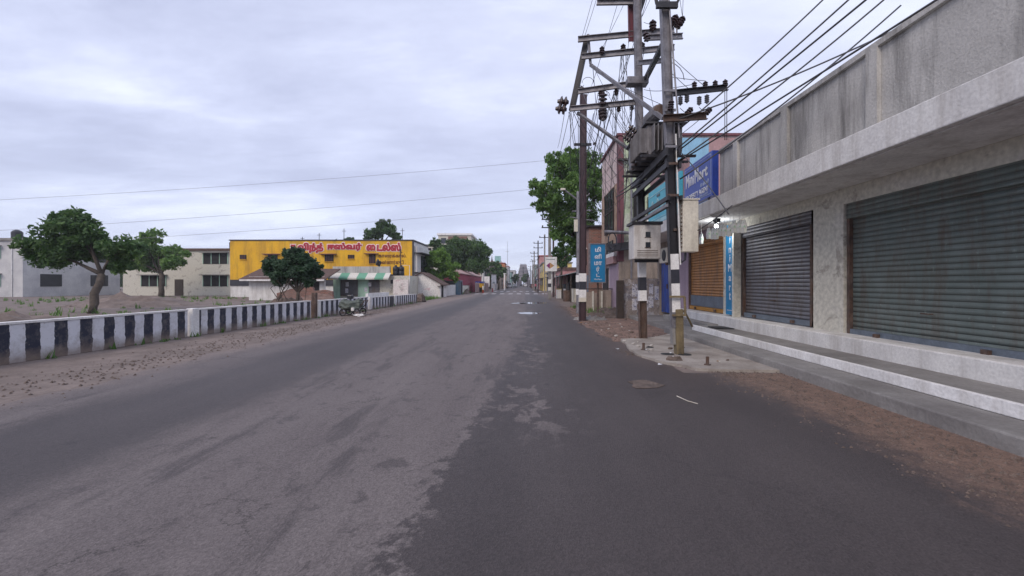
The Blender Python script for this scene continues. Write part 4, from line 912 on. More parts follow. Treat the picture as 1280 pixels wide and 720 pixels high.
srcs = [((750,116),12.2),((770,114),12.1),((790,133),12),((753,138),12.1),((722,140),12.4),((714,137),12.4),((779,64),12),((803,62),11.8),((738,80),12.2)]
dsts = [((757,300),25),((760,250),24),((772,265),23),((781,232),22.8),((790,176),11.3),((797,214),11.5),((727,262),17.5),((728,225),17.6),((775,310),22.6),((795,250),11.6),((786,290),22.7)]
for k in range(26):
    (a, ya), (b, yb) = rt.choice(srcs), rt.choice(dsts); A_ = P(a[0]+rt.uniform(-3,3), a[1], ya); B_ = P(b[0]+rt.uniform(-4,4), b[1]+rt.uniform(-9,9), yb)
    wire(A_, B_, .02+.05*rt.random()*(A_-B_).length*.6, .006 if yb < 14 else .009, 'thin wire hanging around the transformer poles', 'thin wires around the transformer poles', None, 'thin_wire', 8)
for x_ in (906,908.5): wire(P(x_,112,9.1), P(x_,175,9.1), 0, .008, 'thin wire dropping from the end of the dark crossarm', 'thin wires dropping from the dark crossarm', None, 'thin_wire', 4)
wire(P(846,185,9.05), P(911,268,6.5), -.05, .01, 'wire dropping past the blue sign to the canopy', None, None, 'cable')
wire(P(872,288,8), P(915,257,6.9), .02, .009, 'thin black cable across the white canopy fascia', None, None, 'cable')
wire(P(723,251,22), P(812,-12,12), .4, .008, 'long service wire rising from the pale lamp pole', None, None, 'cable')
# jumper loops
for (px,py,Y_,r_) in ((735,104,12.3,.17),(756,120,12,.14),(832,100,9.3,.4),(775,118,12,.15)):
    c = P(px,py,Y_); tag(MB().tube([c+Vector((r_*math.cos(a*math.pi/9),0,r_*math.sin(a*math.pi/9))) for a in range(0,10)], .008, 5).build('jumper_wire', wiremat), 'curved jumper wire over an insulator', 'wire', 'curved jumper wires')
# ================================================================== TREES
def tree(name, label, cat, base, clumps, n, leaf, lm, trunk_r=.15, seed=1, fork=None, group=None, sub=9, limbs=True, flat=.75, trunk_to=None):
    rr = random.Random(seed); base = Vector(base); t = thing(name, label, cat, base, group)
    cs = [(Vector(c[:3]), Vector(c[3:6])) for c in clumps]
    fk = Vector(fork) if fork else base+Vector((0,0,min(c.z-r.z for c, r in cs)*.9-base.z*.9+.2))
    mb = MB(); q = [base+(fk-base)*k/4+Vector((rr.uniform(-1,1),rr.uniform(-1,1),0))*trunk_r*.5*(k > 0) for k in range(5)]
    q[-1] = fk; mb.tube(q, trunk_r, 8, trunk_r*.75)
    if limbs:
        for c, r in cs:
            m_ = fk.lerp(c, .5)+Vector((rr.uniform(-.3,.3), rr.uniform(-.3,.3), .15))*r.x*.4
            mb.tube([fk, m_, c], [trunk_r*.55, trunk_r*.3, trunk_r*.12], 6)
            for k in range(3):
                e = c+Vector((rr.uniform(-1,1)*r.x, rr.uniform(-1,1)*r.y, rr.uniform(-.3,1)*r.z))*.75
                mb.tube([m_.lerp(c, .5), c.lerp(e, .5), e], [trunk_r*.2, trunk_r*.12, trunk_r*.05], 5)
    mb.build('trunk', barkm, t, smooth=True)
    sub = int(sub*1.6); vs_l = []; fs = []; vol = [r.x*r.y*r.z for c, r in cs]; tot = sum(v**.67 for v in vol)
    for (c, r), v in zip(cs, vol):
        subs = []
        for k in range(sub):
            d = Vector((rr.gauss(0,1), rr.gauss(0,1), rr.gauss(0,1))).normalized(); q_ = rr.random()**.45
            q_ = q_*1.08; subs.append((c+Vector((d.x*r.x, d.y*r.y, d.z*r.z))*q_*.95, rr.uniform(.13,.38)*(r.x+r.z)/2*1.15))
        for k in range(int(n*v**.67/tot)):
            sc_, sr = subs[rr.randrange(sub)]
            d = Vector((rr.gauss(0,1), rr.gauss(0,1), rr.gauss(0,.8)))*.62
            if d.length > 1.25: d = d.normalized()*rr.uniform(.8,1.15)
            p = sc_+d*sr
            nrm = Vector((rr.gauss(0,1), rr.gauss(0,1), rr.gauss(.5,1))).normalized(); a = nrm.orthogonal().normalized()
            a.rotate(Matrix.Rotation(rr.random()*6.28, 3, nrm)); b_ = nrm.cross(a); s = leaf*rr.uniform(.5,1.6)
            i = len(vs_l); vs_l += [p-a*s, p-b_*s*flat*.6, p+a*s, p+b_*s*flat*.6]; fs.append((i,i+1,i+2,i+3))
    m2 = MB(); m2.v = vs_l; m2.f = fs; m2.build('crown', lm, t, fix=False)
    return t
def pc(px, py, Y, rpx, rpz, ry=None):
    p = P(px, py, Y); k = Y/F; return (p.x, p.y, p.z, rpx*k, ry if ry else (rpx+rpz)/2*k, rpz*k)
# big tree on the right behind the maroon pole
tree('broadleaf_tree', 'tall full green tree rising behind the dark maroon pole and the pink building', 'tree', (5.2,36,0),
  [pc(697,212,35,15,20),pc(676,238,35,13,10),pc(668,230,34.5,6,6),pc(688,245,34,18,17),pc(712,215,36,18,24),pc(735,205,37,17,20),pc(722,240,35,22,26),pc(692,262,35,17,13),pc(679,256,35,13,9),pc(703,285,35,18,20),pc(745,240,37,18,26),pc(727,275,36,22,24),pc(664,229,35,4,3),
   pc(750,215,38,12,12),pc(690,198,35,7,8),pc(716,192,36,11,8),pc(715,305,36,14,16)], 36000, .125, leafA, .32, 5, fork=(5.0,36,4.5), sub=16)
tree('small_tree', 'short dark tree under the tall green tree at the right roadside', 'tree', (3.9,46,0), [pc(700,325,46,9,11),pc(708,318,46,8,10),pc(696,315,46,7,7)], 3500, .12, leafB, .14, 6)
# left trees
tree('roadside_tree', 'small dense bluish green tree behind the striped wall at the left', 'tree', (-11.1,21,0),
  [pc(362,328,21,18,13),pc(382,330,21,16,14),pc(372,345,21,18,10),pc(350,343,21,15,12),pc(391,338,21,12,11),pc(340,330,21,10,10),pc(368,318,21,13,7),pc(386,352,21,9,5)], 22000, .075, leafD, .10, 9, fork=(-11.0,21,1.1), sub=14)
tree('dense_tree', 'dark tree rising behind the roof of the yellow building', 'tree', (-25,76,0),
  [pc(477,287,76,14,12),pc(468,293,76,12,8),pc(488,292,76,11,8),pc(480,279,76,8,6),pc(459,296,76,6,4),pc(497,296,76,5,4)], 12000, .2, leafB, .3, 11)
tree('dense_tree', 'small treetop peeping over the yellow wall left of the dark tree', 'tree', (-33,78,0), [pc(437,300,78,6,4),pc(420,303,78,6,3)], 900, .2, leafB, .2, 12)
tree('bushy_tree', 'light green bushy tree above the white gabled hut', 'tree', (-10.8,55,0),
  [pc(548,327,55,15,13),pc(562,334,55,11,12),pc(538,330,55,10,13),pc(551,316,55,9,7),pc(546,345,55,17,9),pc(565,347,55,8,6)], 18000, .12, leafC, .2, 13, sub=14)
tree('dense_tree', 'large dark green tree behind the light bushy tree', 'tree', (-11.5,78,0),
  [pc(562,318,78,20,17),pc(590,315,78,20,16),pc(575,306,78,16,9),pc(548,309,78,12,8),pc(603,318,78,12,13),pc(580,330,78,24,10),pc(597,332,76,14,8),pc(545,303,78,7,5)], 26000, .2, leafB, .35, 14, sub=14)
tree('palm_like_tree', 'dark leafy tree right of the pointed brown spire', 'tree', (-6.6,108,0),
  [pc(622,338,108,9,8),pc(620,330,108,6,5),pc(628,342,108,6,7),pc(615,344,108,7,6)], 4000, .3, leafB, .25, 15)
tree('palm_like_tree', 'spiky dark tree between the chapel and the pointed spire', 'tree', (-10,112,0),
  [pc(604,340,112,5,8),pc(610,346,112,6,6),pc(600,346,112,4,5)], 1800, .4, leafD, .2, 16, flat=.3)
tree('bushy_tree', 'round green tree far off left of the temple tower', 'tree', (-4.4,200,0), [pc(644.5,349,200,4.5,4),pc(645,345,200,3,2.5)], 1200, .5, leafB, .3, 17)
tree('bushy_tree', 'dark clump of green just in front of the temple tower', 'tree', (-.6,250,0), [pc(656,349,250,4,4),pc(658,345,250,3,3)], 1000, .6, leafB, .3, 18)
tree('bushy_tree', 'dark little tree at the left edge of the yellow house', 'tree', (3.4,135,0), [pc(680,332,120,3,6),pc(679,340,120,3,4)], 900, .35, leafB, .2, 19)
# trees at the sides, outside the photograph's frame
tree('bushy_tree', 'green tree beyond the left end of the yellow building', 'tree', (-42,50,0), [pc(190,318,50,28,20),pc(215,325,50,20,16),pc(165,325,50,20,16),pc(190,300,50,16,10)], 9000, .2, leafA, .3, 21)
tree('roadside_tree', 'spreading dark tree over the far left striped wall', 'tree', (-22,22,0), [pc(100,300,23,42,24),pc(60,315,23,32,20),pc(140,315,23,30,20),pc(95,278,23,26,14)], 15000, .11, leafB, .2, 22, fork=(-22,22.5,2.0), sub=14)

# ================================================================== LEFT SIDE
def wx(y): return -9.75+(y-5)*(1.05/30.0)
def stripewall(ya, yb, h, label, thick=.16, m=wallst):
    t = thing('striped_wall', label, 'wall', ((wx(ya)+wx(yb))/2,(ya+yb)/2,0)); xa, xb = wx(ya), wx(yb); k = thick
    def slab(x0o, x1o, y0, y1, z0, z1):
        a, b = wx(y0), wx(y1)
        return MB().add([(a+x0o,y0,z0),(a+x1o,y0,z0),(b+x1o,y1,z0),(b+x0o,y1,z0),(a+x0o,y0,z1),(a+x1o,y0,z1),(b+x1o,y1,z1),(b+x0o,y1,z1)],
            [(0,3,2,1),(4,5,6,7),(0,1,5,4),(1,2,6,5),(2,3,7,6),(3,0,4,7)])
    slab(-k,0,ya,yb,0,h).build('panel', m, t, bevel=.012)
    slab(-k-.02,.015,ya,yb,h+.002,h+.045).build('top_edge', whitep, t)
    slab(-k-.02,.02,ya-.25,ya-.002,0,h+.06).build('end_post', whitep, t, bevel=.02)
    return t
stripewall(5,12.2,.74,'striped wall section nearest the camera, far left')
stripewall(12.6,18.75,.74,'striped wall section in front of the bluish green tree')
stripewall(19.6,25.0,.72,'striped wall section behind the tarpaulin covered cart')
sw4 = stripewall(25.5,29.4,.68,'striped wall section right of the cart with a thick white post')
stripewall(29.8,34.9,.66,'last striped wall section, closest to the white hut')
tag(MB().box(wx(19.1)-.12,wx(19.1)+.06,19.02,19.2,0,1.12).build('post', rust), 'rusty brown post in the gap of the striped wall', 'post')
tag(MB().box(-9.35,-9.2,25.4,29.3,0,.95).build('backing_wall', whitep), 'plain white wall strip just behind the striped wall right of the cart', 'wall')
MB().box(wx(28.9)-.02,wx(28.9)+.025,28.6,29.2,0,.66).build('black_panel', blackp, sw4)
tag(MB().ell((-8.75,36.3,.25), (.42,.5,.42), 12, 8, .5).build('boulder', mudm), 'brown rounded lump of rubble at the end of the striped wall', 'boulder')
# cart
ct = thing('handcart', 'small handcart covered by a mottled grey green tarpaulin against the striped wall', 'cart', (-8.2,20.6,0))
mb = MB(); mb.ell((-8.25,20.5,.50), (.52,.38,.25), 22, 14, .45); mb.ell((-8.52,20.5,.58), (.24,.3,.2), 12, 8, .5); mb.ell((-7.88,20.55,.66), (.22,.28,.14), 12, 8, .6); mb.build('tarpaulin', tarp, ct, smooth=False)
MB().box(-8.7,-7.75,20.3,20.9,.38,.44).build('bed', wood, ct)
for x_,y_ in ((-8.5,20.22),(-7.85,20.22),(-8.5,20.98),(-7.85,20.98)):
    mb = MB(); mb.tube([(x_+.15*math.cos(a*math.pi/8),y_,.17+.15*math.sin(a*math.pi/8)) for a in range(17)], .028, 6); wv = mb.build('wheel', rubber, ct)
    MB().lathe([(.04,-.03),(.04,.03)], (x_,y_,.17), (0,1,0)).seg((x_-.14,y_,.17),(x_+.14,y_,.17),.02,.02).build('hub', rust, wv)
MB().tube([(-7.75,20.35,.42),(-7.55,20.35,.72),(-7.55,20.85,.72),(-7.75,20.85,.42)], .02).build('handle', rust, ct)
tag(MB().box(-8.42,-8.17,20.45,20.7,.80,.98).build('black_bag', plasticb, bevel=.04), 'small black bag on top of the tarpaulin covered cart', 'bag')
tag(MB().box(-8.1,-7.96,20.15,20.25,.24,.4).build('white_packet', whitep, bevel=.02), 'white packet tucked under the handcart', 'packet')
tag(MB().ell((-7.65,20.0,.05), (.22,.14,.06), 12, 7, .9).build('cloth', whitep), 'crumpled white cloth lying on the ground beside the cart', 'cloth')
heap(-11.6,22,1.8,1.6,.85,21,'brown rubble heap under the bluish green tree behind the striped wall')
heap(-13.5,28,2.2,2,.9,22,'reddish heap of broken bricks in front of the ruined wall', redsoil)
heap(-10.4,37.5,1.2,1.5,.35,25,'low grassy heap before the white gabled hut')
# dead branches
br = MB()
for k in range(9):
    a = (random.uniform(-12.2,-10.6), 21+random.uniform(-.4,.4), .7); br.tube([a, (a[0]+random.uniform(-.5,.5),a[1],1.3), (a[0]+random.uniform(-.9,.9),a[1]+.1,1.9)], .02, 5)
tag(br.build('dry_branches', barkm), 'dry leaning branches under the bluish green tree', 'branches')

# yellow building
yb = thing('yellow_building', 'long yellow painted building with large red Tamil lettering along its top', 'building', (-23,54,0))
MB().box(-34,-12.95,50,58,0,6.45).build('wall', whitecan, yb)
MB().box(-34,-12.87,49.93,49.997,2.0,6.5).build('yellow_front', yellowp, yb)
MB().box(-34.1,-12.8,49.85,58.1,6.503,6.62).build('roof_edge', blackp, yb)
MB().box(-12.99,-12.80,49.88,50.02,1.3,6.5).build('corner_strip', blackp, yb)
MB().box(-34,-13.0,49.9,49.997,1.3,1.997).build('dark_base', blackp, yb)
def ywin(px0,px1,py0,py1,shade=True):
    a = P(px0,py1,49.93); b = P(px1,py0,49.93)
    wv = MB().box(a.x,b.x,49.87,49.927,a.z,b.z).build('window', dark, yb); m_ = MB()
    for k in range(1,4): x_ = a.x+(b.x-a.x)*k/4; m_.box(x_-.02,x_+.02,49.85,49.868,a.z,b.z)
    m_.build('bars', maroonp, wv); MB().box(a.x-.05,b.x+.05,49.8,49.92,a.z-.06,a.z-.003).build('sill', yellowp, wv)
    if shade: MB().box(a.x-.45,b.x+.35,49.45,49.927,b.z+.02,b.z+.1).build('sunshade', maroonp, wv)
ywin(406,417,318.5,327); ywin(435,443,318.5,323.5,False); ywin(461.5,469.5,318,329.5); ywin(335,347,318.5,328); ywin(300,308,318.5,324,False)
def sgn(body, px0, px1, py0, py1, bold=.07):
    a = P(px0,py1,49.9); b = P(px1,py0,49.9)
    lettering(yb, body, (a.x-.02,49.925,a.z-.02), (1,0,0), (0,0,1), b.x-a.x+.04, b.z-a.z+.04, pinklet, .14, .02, 'lettering_outline')
    lettering(yb, body, (a.x+.07,49.90,a.z+.07), (1,0,0), (0,0,1), b.x-a.x-.14, b.z-a.z-.14, redlet, bold, .02)
sgn('\u0bb0', 362.5,370,305,315.5); sgn('\u0bb5\u0bbf\u0ba8\u0bcd\u0ba4\u0bcd', 371,405,302.5,317); sgn('\u0b88\u0bb8\u0bcd\u0bb5\u0bb0\u0bcd', 408.5,453,302.5,314.8)
sgn('\u0bc8', 457,470,305,314.6); sgn('\u0b9f\u0bb2\u0bcd\u0bb8\u0bcd', 470.3,502,302.3,314.8)
def lsm(body,px0,px1,py0,py1,m,bold=.03):
    a = P(px0,py1,49.9); b = P(px1,py0,49.9); lettering(yb, body, (a.x,49.92,a.z), (1,0,0), (0,0,1), b.x-a.x, b.z-a.z, m, bold, .02)
lsm('\u0b95\u0bbe\u0bc8\u0bb0\u0b95\u0bcd\u0b95\u0bbe\u0bb2\u0bcd.',473,508,317,323,brownlet); lsm('\u0bae\u0ba9\u0bcd\u0ba9\u0bbe\u0bb0\u0bcd\u0b95\u0bc1\u0b9f\u0bbf .',473.5,507,325,331.5,brownlet)
# white side with canopy
MB().box(-12.945,-12.5,50.2,57.5,2.9,5.9).build('side_balcony', whitecan, yb); MB().box(-12.945,-11.8,49.9,57.9,5.05,5.15).build('side_canopy', dsteel, yb)
MB().box(-12.498,-12.46,52,57,2.9,4.9).build('side_window', glass, yb)
for i,(px,t_) in enumerate(((399,2.2),(430,3.4),(503,3.5),(378,1.2))):
    p = P(px,300,52); an = MB().tube([(p.x,52,6.62),(p.x,52,6.62+t_*.45)], .035, 6); an.tube([(p.x-.25,52,6.5+t_*.4),(p.x+.25,52,6.5+t_*.4)], .025, 5)
    tag(an.build('antenna', dsteel), ['thin aerial on the yellow roof above the bluish tree','tallest thin aerial on the yellow roof','aerial on the yellow roof near its right corner','short aerial at the left part of the yellow roof'][i], 'antenna')
# low shop front
ls = thing('low_shop', 'low shop with green pillars and two grey shutters below the yellow building', 'shop', (-16,44,0))
MB().box(-19.2,-11.75,44.2,49.0,0,2.35).build('wall', creamw, ls)
a,b = P(417,341.5,44), P(488,333.2,44); MB().box(a.x,b.x,43.8,44.1,a.z,b.z).build('parapet', greyw, ls); MB().box(a.x,b.x,44.103,48,2.36,2.5).build('roof', concrete2, ls)
a,b = P(410,347.5,43), P(489,341.5,43.9)
MB().add([(a.x,43.0,2.08),(b.x,43.0,2.08),(b.x,43.78,2.62),(a.x,43.78,2.62),(a.x,43.0,2.02),(b.x,43.0,2.02),(b.x,43.78,2.56),(a.x,43.78,2.56)],[(0,1,2,3),(4,7,6,5),(0,4,5,1),(1,5,6,2),(2,6,7,3),(3,7,4,0)]).box(a.x,b.x,42.97,42.998,1.95,2.12).build('awning', awng, ls)
for x0_,x1_,m_ in ((417,425,lgreen),(448,461,lgreen)):
    a,b = P(x0_,370,44.1), P(x1_,350,44.1); MB().box(a.x,b.x,44.0,44.18,0,2.0).build('pillar', m_, ls)
for x0_,x1_ in ((425.5,447.5),(461.5,474)):
    a,b = P(x0_,370,44.1), P(x1_,350,44.1); s = MB().box(a.x,b.x,44.1,44.16,.3,1.95).build('rolling_shutter', greysh, ls); MB().box(a.x,b.x,44.08,44.099,.3,.38).build('bottom_rail', rust, s)
    if x0_ > 450: MB().box(a.x-.1,b.x+.1,43.85,44.09,1.97,2.03).build('lintel', beigew, ls)
for x_,z_ in ((-17.95,.6),(-17.9,1.25),(-16.0,.7),(-15.6,1.25)): MB().box(x_-.3,x_,43.98,43.998,z_,z_+.45).build('poster', posterp, ls)
a,b = P(488,354.5,44.1), P(495.5,349.5,44.1); MB().box(a.x,b.x,44.14,44.198,a.z,b.z).build('dark_plate', plasticb, ls)
gw = thing('painted_wall', 'white wall with faint pink and violet painting left of the gabled hut', 'wall', (-11.8,43.5,0))
MB().box(-13.2,-11.7,43.4,43.6,0,1.95).build('wall', graff, gw)
# water tanks
for i,px in enumerate((492.2,499.2)):
    p = P(px,347.3,43.9); t = thing('water_tank', ['black plastic water tank on the shop roof, left one of the pair','black plastic water tank on the shop roof, right one of the pair'][i], 'tank', (p.x,44.6,2.36))
    MB().lathe([(.28,0),(.30,.03),(.30,.42),(.28,.45),(.30,.48),(.30,.82),(.26,.90),(.12,.96),(.12,1.02)], (p.x,44.6,2.36), n=18).build('tank', plasticb, t, smooth=True); MB().lathe([(.13,0),(.14,.04),(.02,.06)], (p.x,44.6,3.38), n=14).build('lid', plasticb, t)
tag(MB().box(-13.65,-12.3,44.25,45.0,2.352,2.36).build('slab', concrete2), 'thin slab under the two black water tanks', 'slab')
fr = MB(); a = P(503,331.7,44); b = P(512,331.7,44); fr.tube([(a.x,44,a.z),(b.x,44,b.z),(b.x,44,0)], .04, 6)
tag(fr.build('bent_pipe', whitep), 'thin white pipe bent beside the black water tanks', 'pipe')
tag(MB().tube([(P(499,310,44).x,44.5,2.4),(P(499,310,44).x,44.5,5.1)], .06, 6).tube([(P(497,310,44).x,44.5,5.0),(P(501,312,44).x,44.5,4.7)], .05, 5).build('vent_pipe', rust), 'brown upright pipe behind the black water tanks', 'pipe')
tag(MB().ell((P(473,330,46).x,46,3.75), (.22,.2,.35), 8, 6, .8).build('bundle', plasticb), 'small dark bundle on the low shop parapet', 'bundle')
# ruined house left of it
rh = thing('ruined_house', 'broken white and brick house with dark brown tiled roof left of the striped awning', 'house', (-21,40,0))
MB().box(-25.5,-18.5,40,40.2,0,2.2).build('wall', whitecan, rh)
MB().add([(-26,39.3,1.95),(-18.1,39.3,1.95),(-18.1,42.5,3.0),(-26,42.5,3.0),(-26,39.3,1.86),(-18.1,39.3,1.86),(-18.1,42.5,2.9),(-26,42.5,2.9)],[(0,1,2,3),(4,7,6,5),(0,4,5,1),(1,5,6,2),(2,6,7,3),(3,7,4,0)]).build('tiled_roof', tile, rh)
MB().box(-25.9,-18.2,39.25,39.3,1.78,1.92).build('eave', whitep, rh)
MB().box(-19.9,-19.0,39.93,39.997,0,1.7).build('dark_opening', dark, rh)
MB().prismy([(-21.5,0),(-16.6,0),(-16.7,.85),(-17.3,1.0),(-18.3,.9),(-18.4,1.25),(-19.2,1.3),(-19.3,.95),(-20.2,1.1),(-21.5,.7)], 37.5, 37.8).build('broken_brick_wall', brick, rh)
# gabled hut
hy = 47.7
gh = thing('gabled_hut', 'small white hut with painted gable wall and brown tiled roof', 'hut', (-10.9,49,0))
MB().prismy([(-12.4,0),(-9.3,0),(-9.3,1.5),(-11.4,2.7),(-12.4,2.15)], hy, 51.5).build('wall', hutw, gh)
def roofplane(p0,p1,y0,y1,th=.09):
    (xa,za),(xb,zb) = p0,p1
    return MB().prismy([(xa,za),(xb,zb),(xb,zb+th),(xa,za+th)], y0, y1)
roofplane((-12.75,1.98),(-11.4,2.735),hy-.25,51.7).build('roof_slope', tile, gh); roofplane((-11.398,2.735),(-8.95,1.34),hy-.25,51.7).build('roof_slope', tile, gh)
MB().box(-9.298,-9.25,48.3,49.2,0,1.35).build('door', dark, gh)
MB().box(-9.6,-9.3,47.2,47.66,1.25,1.31).build('ledge', concrete2, gh)
ww = thing('compound_wall', 'plain white roadside wall between the gabled hut and the blue shed', 'wall', (-9.9,55,0))
MB().add([(-10.0,51.8,0),(-9.6,60,0),(-9.8,60,0),(-10.2,51.8,0),(-10.0,51.8,1.4),(-9.6,60,1.4),(-9.8,60,1.4),(-10.2,51.8,1.4)],[(0,3,2,1),(4,5,6,7),(0,1,5,4),(1,2,6,5),(2,3,7,6),(3,0,4,7)]).build('wall', whitecan, ww)
bs = thing('blue_shed', 'small blue grey sheet metal shed with slanting lid roof beside the white wall', 'shed', (-9.2,61,0))
MB().box(-9.75,-9.0,60.3,62.5,0,1.95).build('wall', slat('blue_sheet', (.09,.17,.25), (.12,.2,.27), .25, 1, .6, .1, .1), bs)
MB().prismy([(-10.4,2.2),(-8.9,1.96),(-8.9,2.02),(-10.4,2.27)], 60.1, 62.7).build('roof', steel, bs); MB().box(-8.997,-8.96,60.9,61.8,.05,1.8).build('door', dark, bs)
# maroon shed
ms = thing('maroon_shed', 'long maroon sheet walled shed with pale tiled roof along the left roadside', 'shed', (-11,78,0))
MB().box(-13.5,-9.5,63,95,0,3.15).build('wall', maroonwall, ms)
MB().prismy([(-9.3,3.0),(-9.3,3.12),(-11.5,4.1),(-13.7,3.12),(-13.7,3.0)], 62.8, 95.2).build('roof', mat('pink_tiles', (.45,.30,.28), (.33,.22,.2), 2, .85), ms)
MB().box(-13.4,-9.6,62.93,62.997,.2,2.0).build('opening', dark, ms)
# row of barricades and kiosks in front of it
panelp = slat('pinkish_panel', (.34,.22,.21), (.28,.19,.18), .5, 1, .8, 0, .12)
cw = thing('compound_wall', 'low cream broken wall before the maroon shed', 'wall', (-9.1,68,0)); MB().box(-9.3,-9.1,63.5,71,0,1.25).build('wall', creamw, cw); MB().box(-9.32,-9.08,63.5,71,1.253,1.3).build('coping', concrete2, cw)
heap(-8.9,66,.5,2.2,.7,31,'brown scrub heap against the low cream wall')
def panelfence(x,y0,y1,h,m,label,cat='fence'):
    t = thing('panel_fence', label, cat, (x,(y0+y1)/2,0)); MB().box(x-.06,x,y0,y1,.1,h).build('panel', m, t); MB().box(x-.08,x+.02,y0-.1,y0-.003,0,h+.1).build('post', steel, t); MB().box(x-.08,x+.02,y1+.003,y1+.1,0,h+.1).build('post', steel, t); MB().box(x-.07,x+.01,y0,y1,h+.003,h+.06).build('rail', pinklet, t)
panelfence(-7.9,69.5,75,1.65,panelp,'pinkish brown panel fence left of the yellow kiosk')
panelfence(-7.4,81,88,1.65,panelp,'pinkish brown panel fence right of the yellow kiosk')
panelfence(-6.9,92,110,1.5,graff,'pale panel fence farther along the left side of the road')
ky = thing('yellow_kiosk', 'small yellow roadside kiosk with a blue top and dark opening', 'kiosk', (-7.7,77.5,0))
MB().box(-8.6,-7.45,75.8,79.2,.9,1.65).build('body', yellowp, ky, bevel=.02); MB().box(-8.7,-7.35,75.7,79.3,1.653,1.95).build('top', bluedeep, ky); MB().box(-8.5,-7.5,75.9,79.1,.1,.897).build('opening', dark, ky)
for dy in (75.9,79.0): MB().box(-7.52,-7.44,dy,dy+.1,0,.9).build('leg', yellowp, ky)
def bollard(x,y,label,m=whitep,h=1.1):
    t = thing('traffic_post', label, 'post', (x,y,0)); MB().lathe([(.22,0),(.22,.05),(.1,.07),(.1,h*.5)], (x,y,0)).build('base', redlet, t); MB().lathe([(.12,h*.5+.002),(.12,h),(.05,h+.05)], (x,y,0)).build('top', m, t)
bollard(-7.1,73.5,'white topped red post standing before the yellow kiosk'); bollard(-6.2,83,'white topped red post right of the yellow kiosk',whitep,1.4)
# chapel gate
cg2 = thing('chapel', 'small cream chapel front with pointed gable and arched openings behind the maroon shed', 'chapel', (-11.5,100,0))
MB().prismy([(-12.6,0),(-9.6,0),(-9.6,4.8),(-10.1,5.2),(-10.9,6.3),(-11.6,5.2),(-12.6,5.0)], 100, 103).build('wall', whitecan, cg2)
for x_ in (-12.3,-11.2,-10.2): MB().lathe([(.14,0),(.12,.1),(.12,1.2),(.17,1.3)], (x_,99.8,3.4)).build('column', cream, cg2)
MB().box(-12.1,-11.4,99.93,99.997,3.4,4.6).build('arch', brick, cg2); MB().box(-11.0,-10.4,99.93,99.997,3.4,4.6).build('arch', brick, cg2); MB().box(-12.9,-9.5,99.5,99.9,4.75,4.95).build('cornice', whitep, cg2)
g = thing('white_board', 'plain white board beside the dark gate past the maroon shed', 'board', (-8.5,97,0)); MB().box(-9.1,-7.9,97,97.1,.9,3.2).build('board', whitep, g); MB().box(-9.0,-8.9,97.1,97.2,0,3).build('post', steel, g); MB().box(-8.1,-8.0,97.1,97.2,0,3).build('post', steel, g)
g = thing('grey_booth', 'pale blue grey upright booth left of the dark leafy tree', 'booth', (-7.2,101,0)); MB().box(-7.8,-6.7,101,102,0,3.6).build('body', mat('blue_grey_booth', (.35,.38,.45), None, 2, .6), g); MB().box(-7.9,-6.6,100.9,102.1,3.603,3.75).build('roof', steel, g); MB().box(-7.5,-7.0,100.94,100.997,.2,2).build('door', bluegrey, g)
g = thing('gate_pillar', 'tall white pillar at the roadside before the motorbike rider', 'pillar', (-4.9,105,0)); MB().box(-5.1,-4.75,105,105.35,0,3.9).build('shaft', whitep, g); MB().box(-5.2,-4.65,104.9,105.45,3.903,4.1).build('cap', whitep, g)
g = thing('spire', 'pointed brown temple spire between the dark trees', 'spire', (-9.5,125,0)); MB().lathe([(.8,0),(.8,4.5),(.75,5),(.6,5.2),(.5,6.5),(.35,7.8),(.12,9),(.03,9.6)], (-9.5,125,0), n=8).build('tower', rust, g); MB().ell((-9.5,125,9.6), (.12,.12,.2)).build('finial', cream, g)
g = thing('pale_building', 'pale aqua and white building top above the dark leafy tree', 'building', (-10.5,150,0)); MB().box(-13,-8.2,150,158,0,9.5).build('wall', whitecan, g); MB().box(-10.4,-8.3,149.9,149.997,7.2,11.2).build('aqua_block', mat('aqua_paint', (.30,.52,.50), None, 2, .8), g); MB().box(-12.5,-11,149.93,149.997,7,8.2).build('window', glass, g)
g = thing('mast', 'very tall thin mast rising beyond the left trees', 'mast', (-7.2,180,0)); MB().tube([(-7.2,180,0),(-7.2,180,19.2)], .12, 6, .05).build('pole', steel, g); MB().tube([(-8,180,15),(-6.4,180,15)], .06,5).build('crossbar', steel, g)
tag(MB().tube([(-8.9,98,0),(-8.9,98,4.2),(-8.5,98,4.9),(-7.9,98,5.0)], .09, 6).build('lamp_post', dsteel), 'dark curved lamp post beside the white board', 'lamp post')
# beige apartment block behind the trees
g = thing('apartment_block', 'beige apartment block rising behind the large dark tree', 'building', (-18,110,0))
MB().box(-22,-13.7,110,120,0,13.9).build('wall', creamw, g); MB().box(-22.3,-13.4,109.7,120.2,13.903,14.35).build('roof_slab', whitep, g); MB().box(-19.5,-14.6,109.9,109.997,12.0,13.6).build('brick_panel', brick, g); MB().box(-21.3,-20,109.9,109.997,11.8,13.2).build('window', glass, g)
g = thing('apartment_block', 'low beige block between the yellow building and the light green tree', 'building', (-27,95,0)); MB().box(-25.5,-18.5,95,103,0,10.0).build('wall', creamw, g); MB().box(-25.7,-18.3,94.8,103.2,10.003,10.2).build('roof_slab', concrete2, g); MB().box(-22,-20.5,94.93,94.997,8.2,9.4).build('window', dark, g)

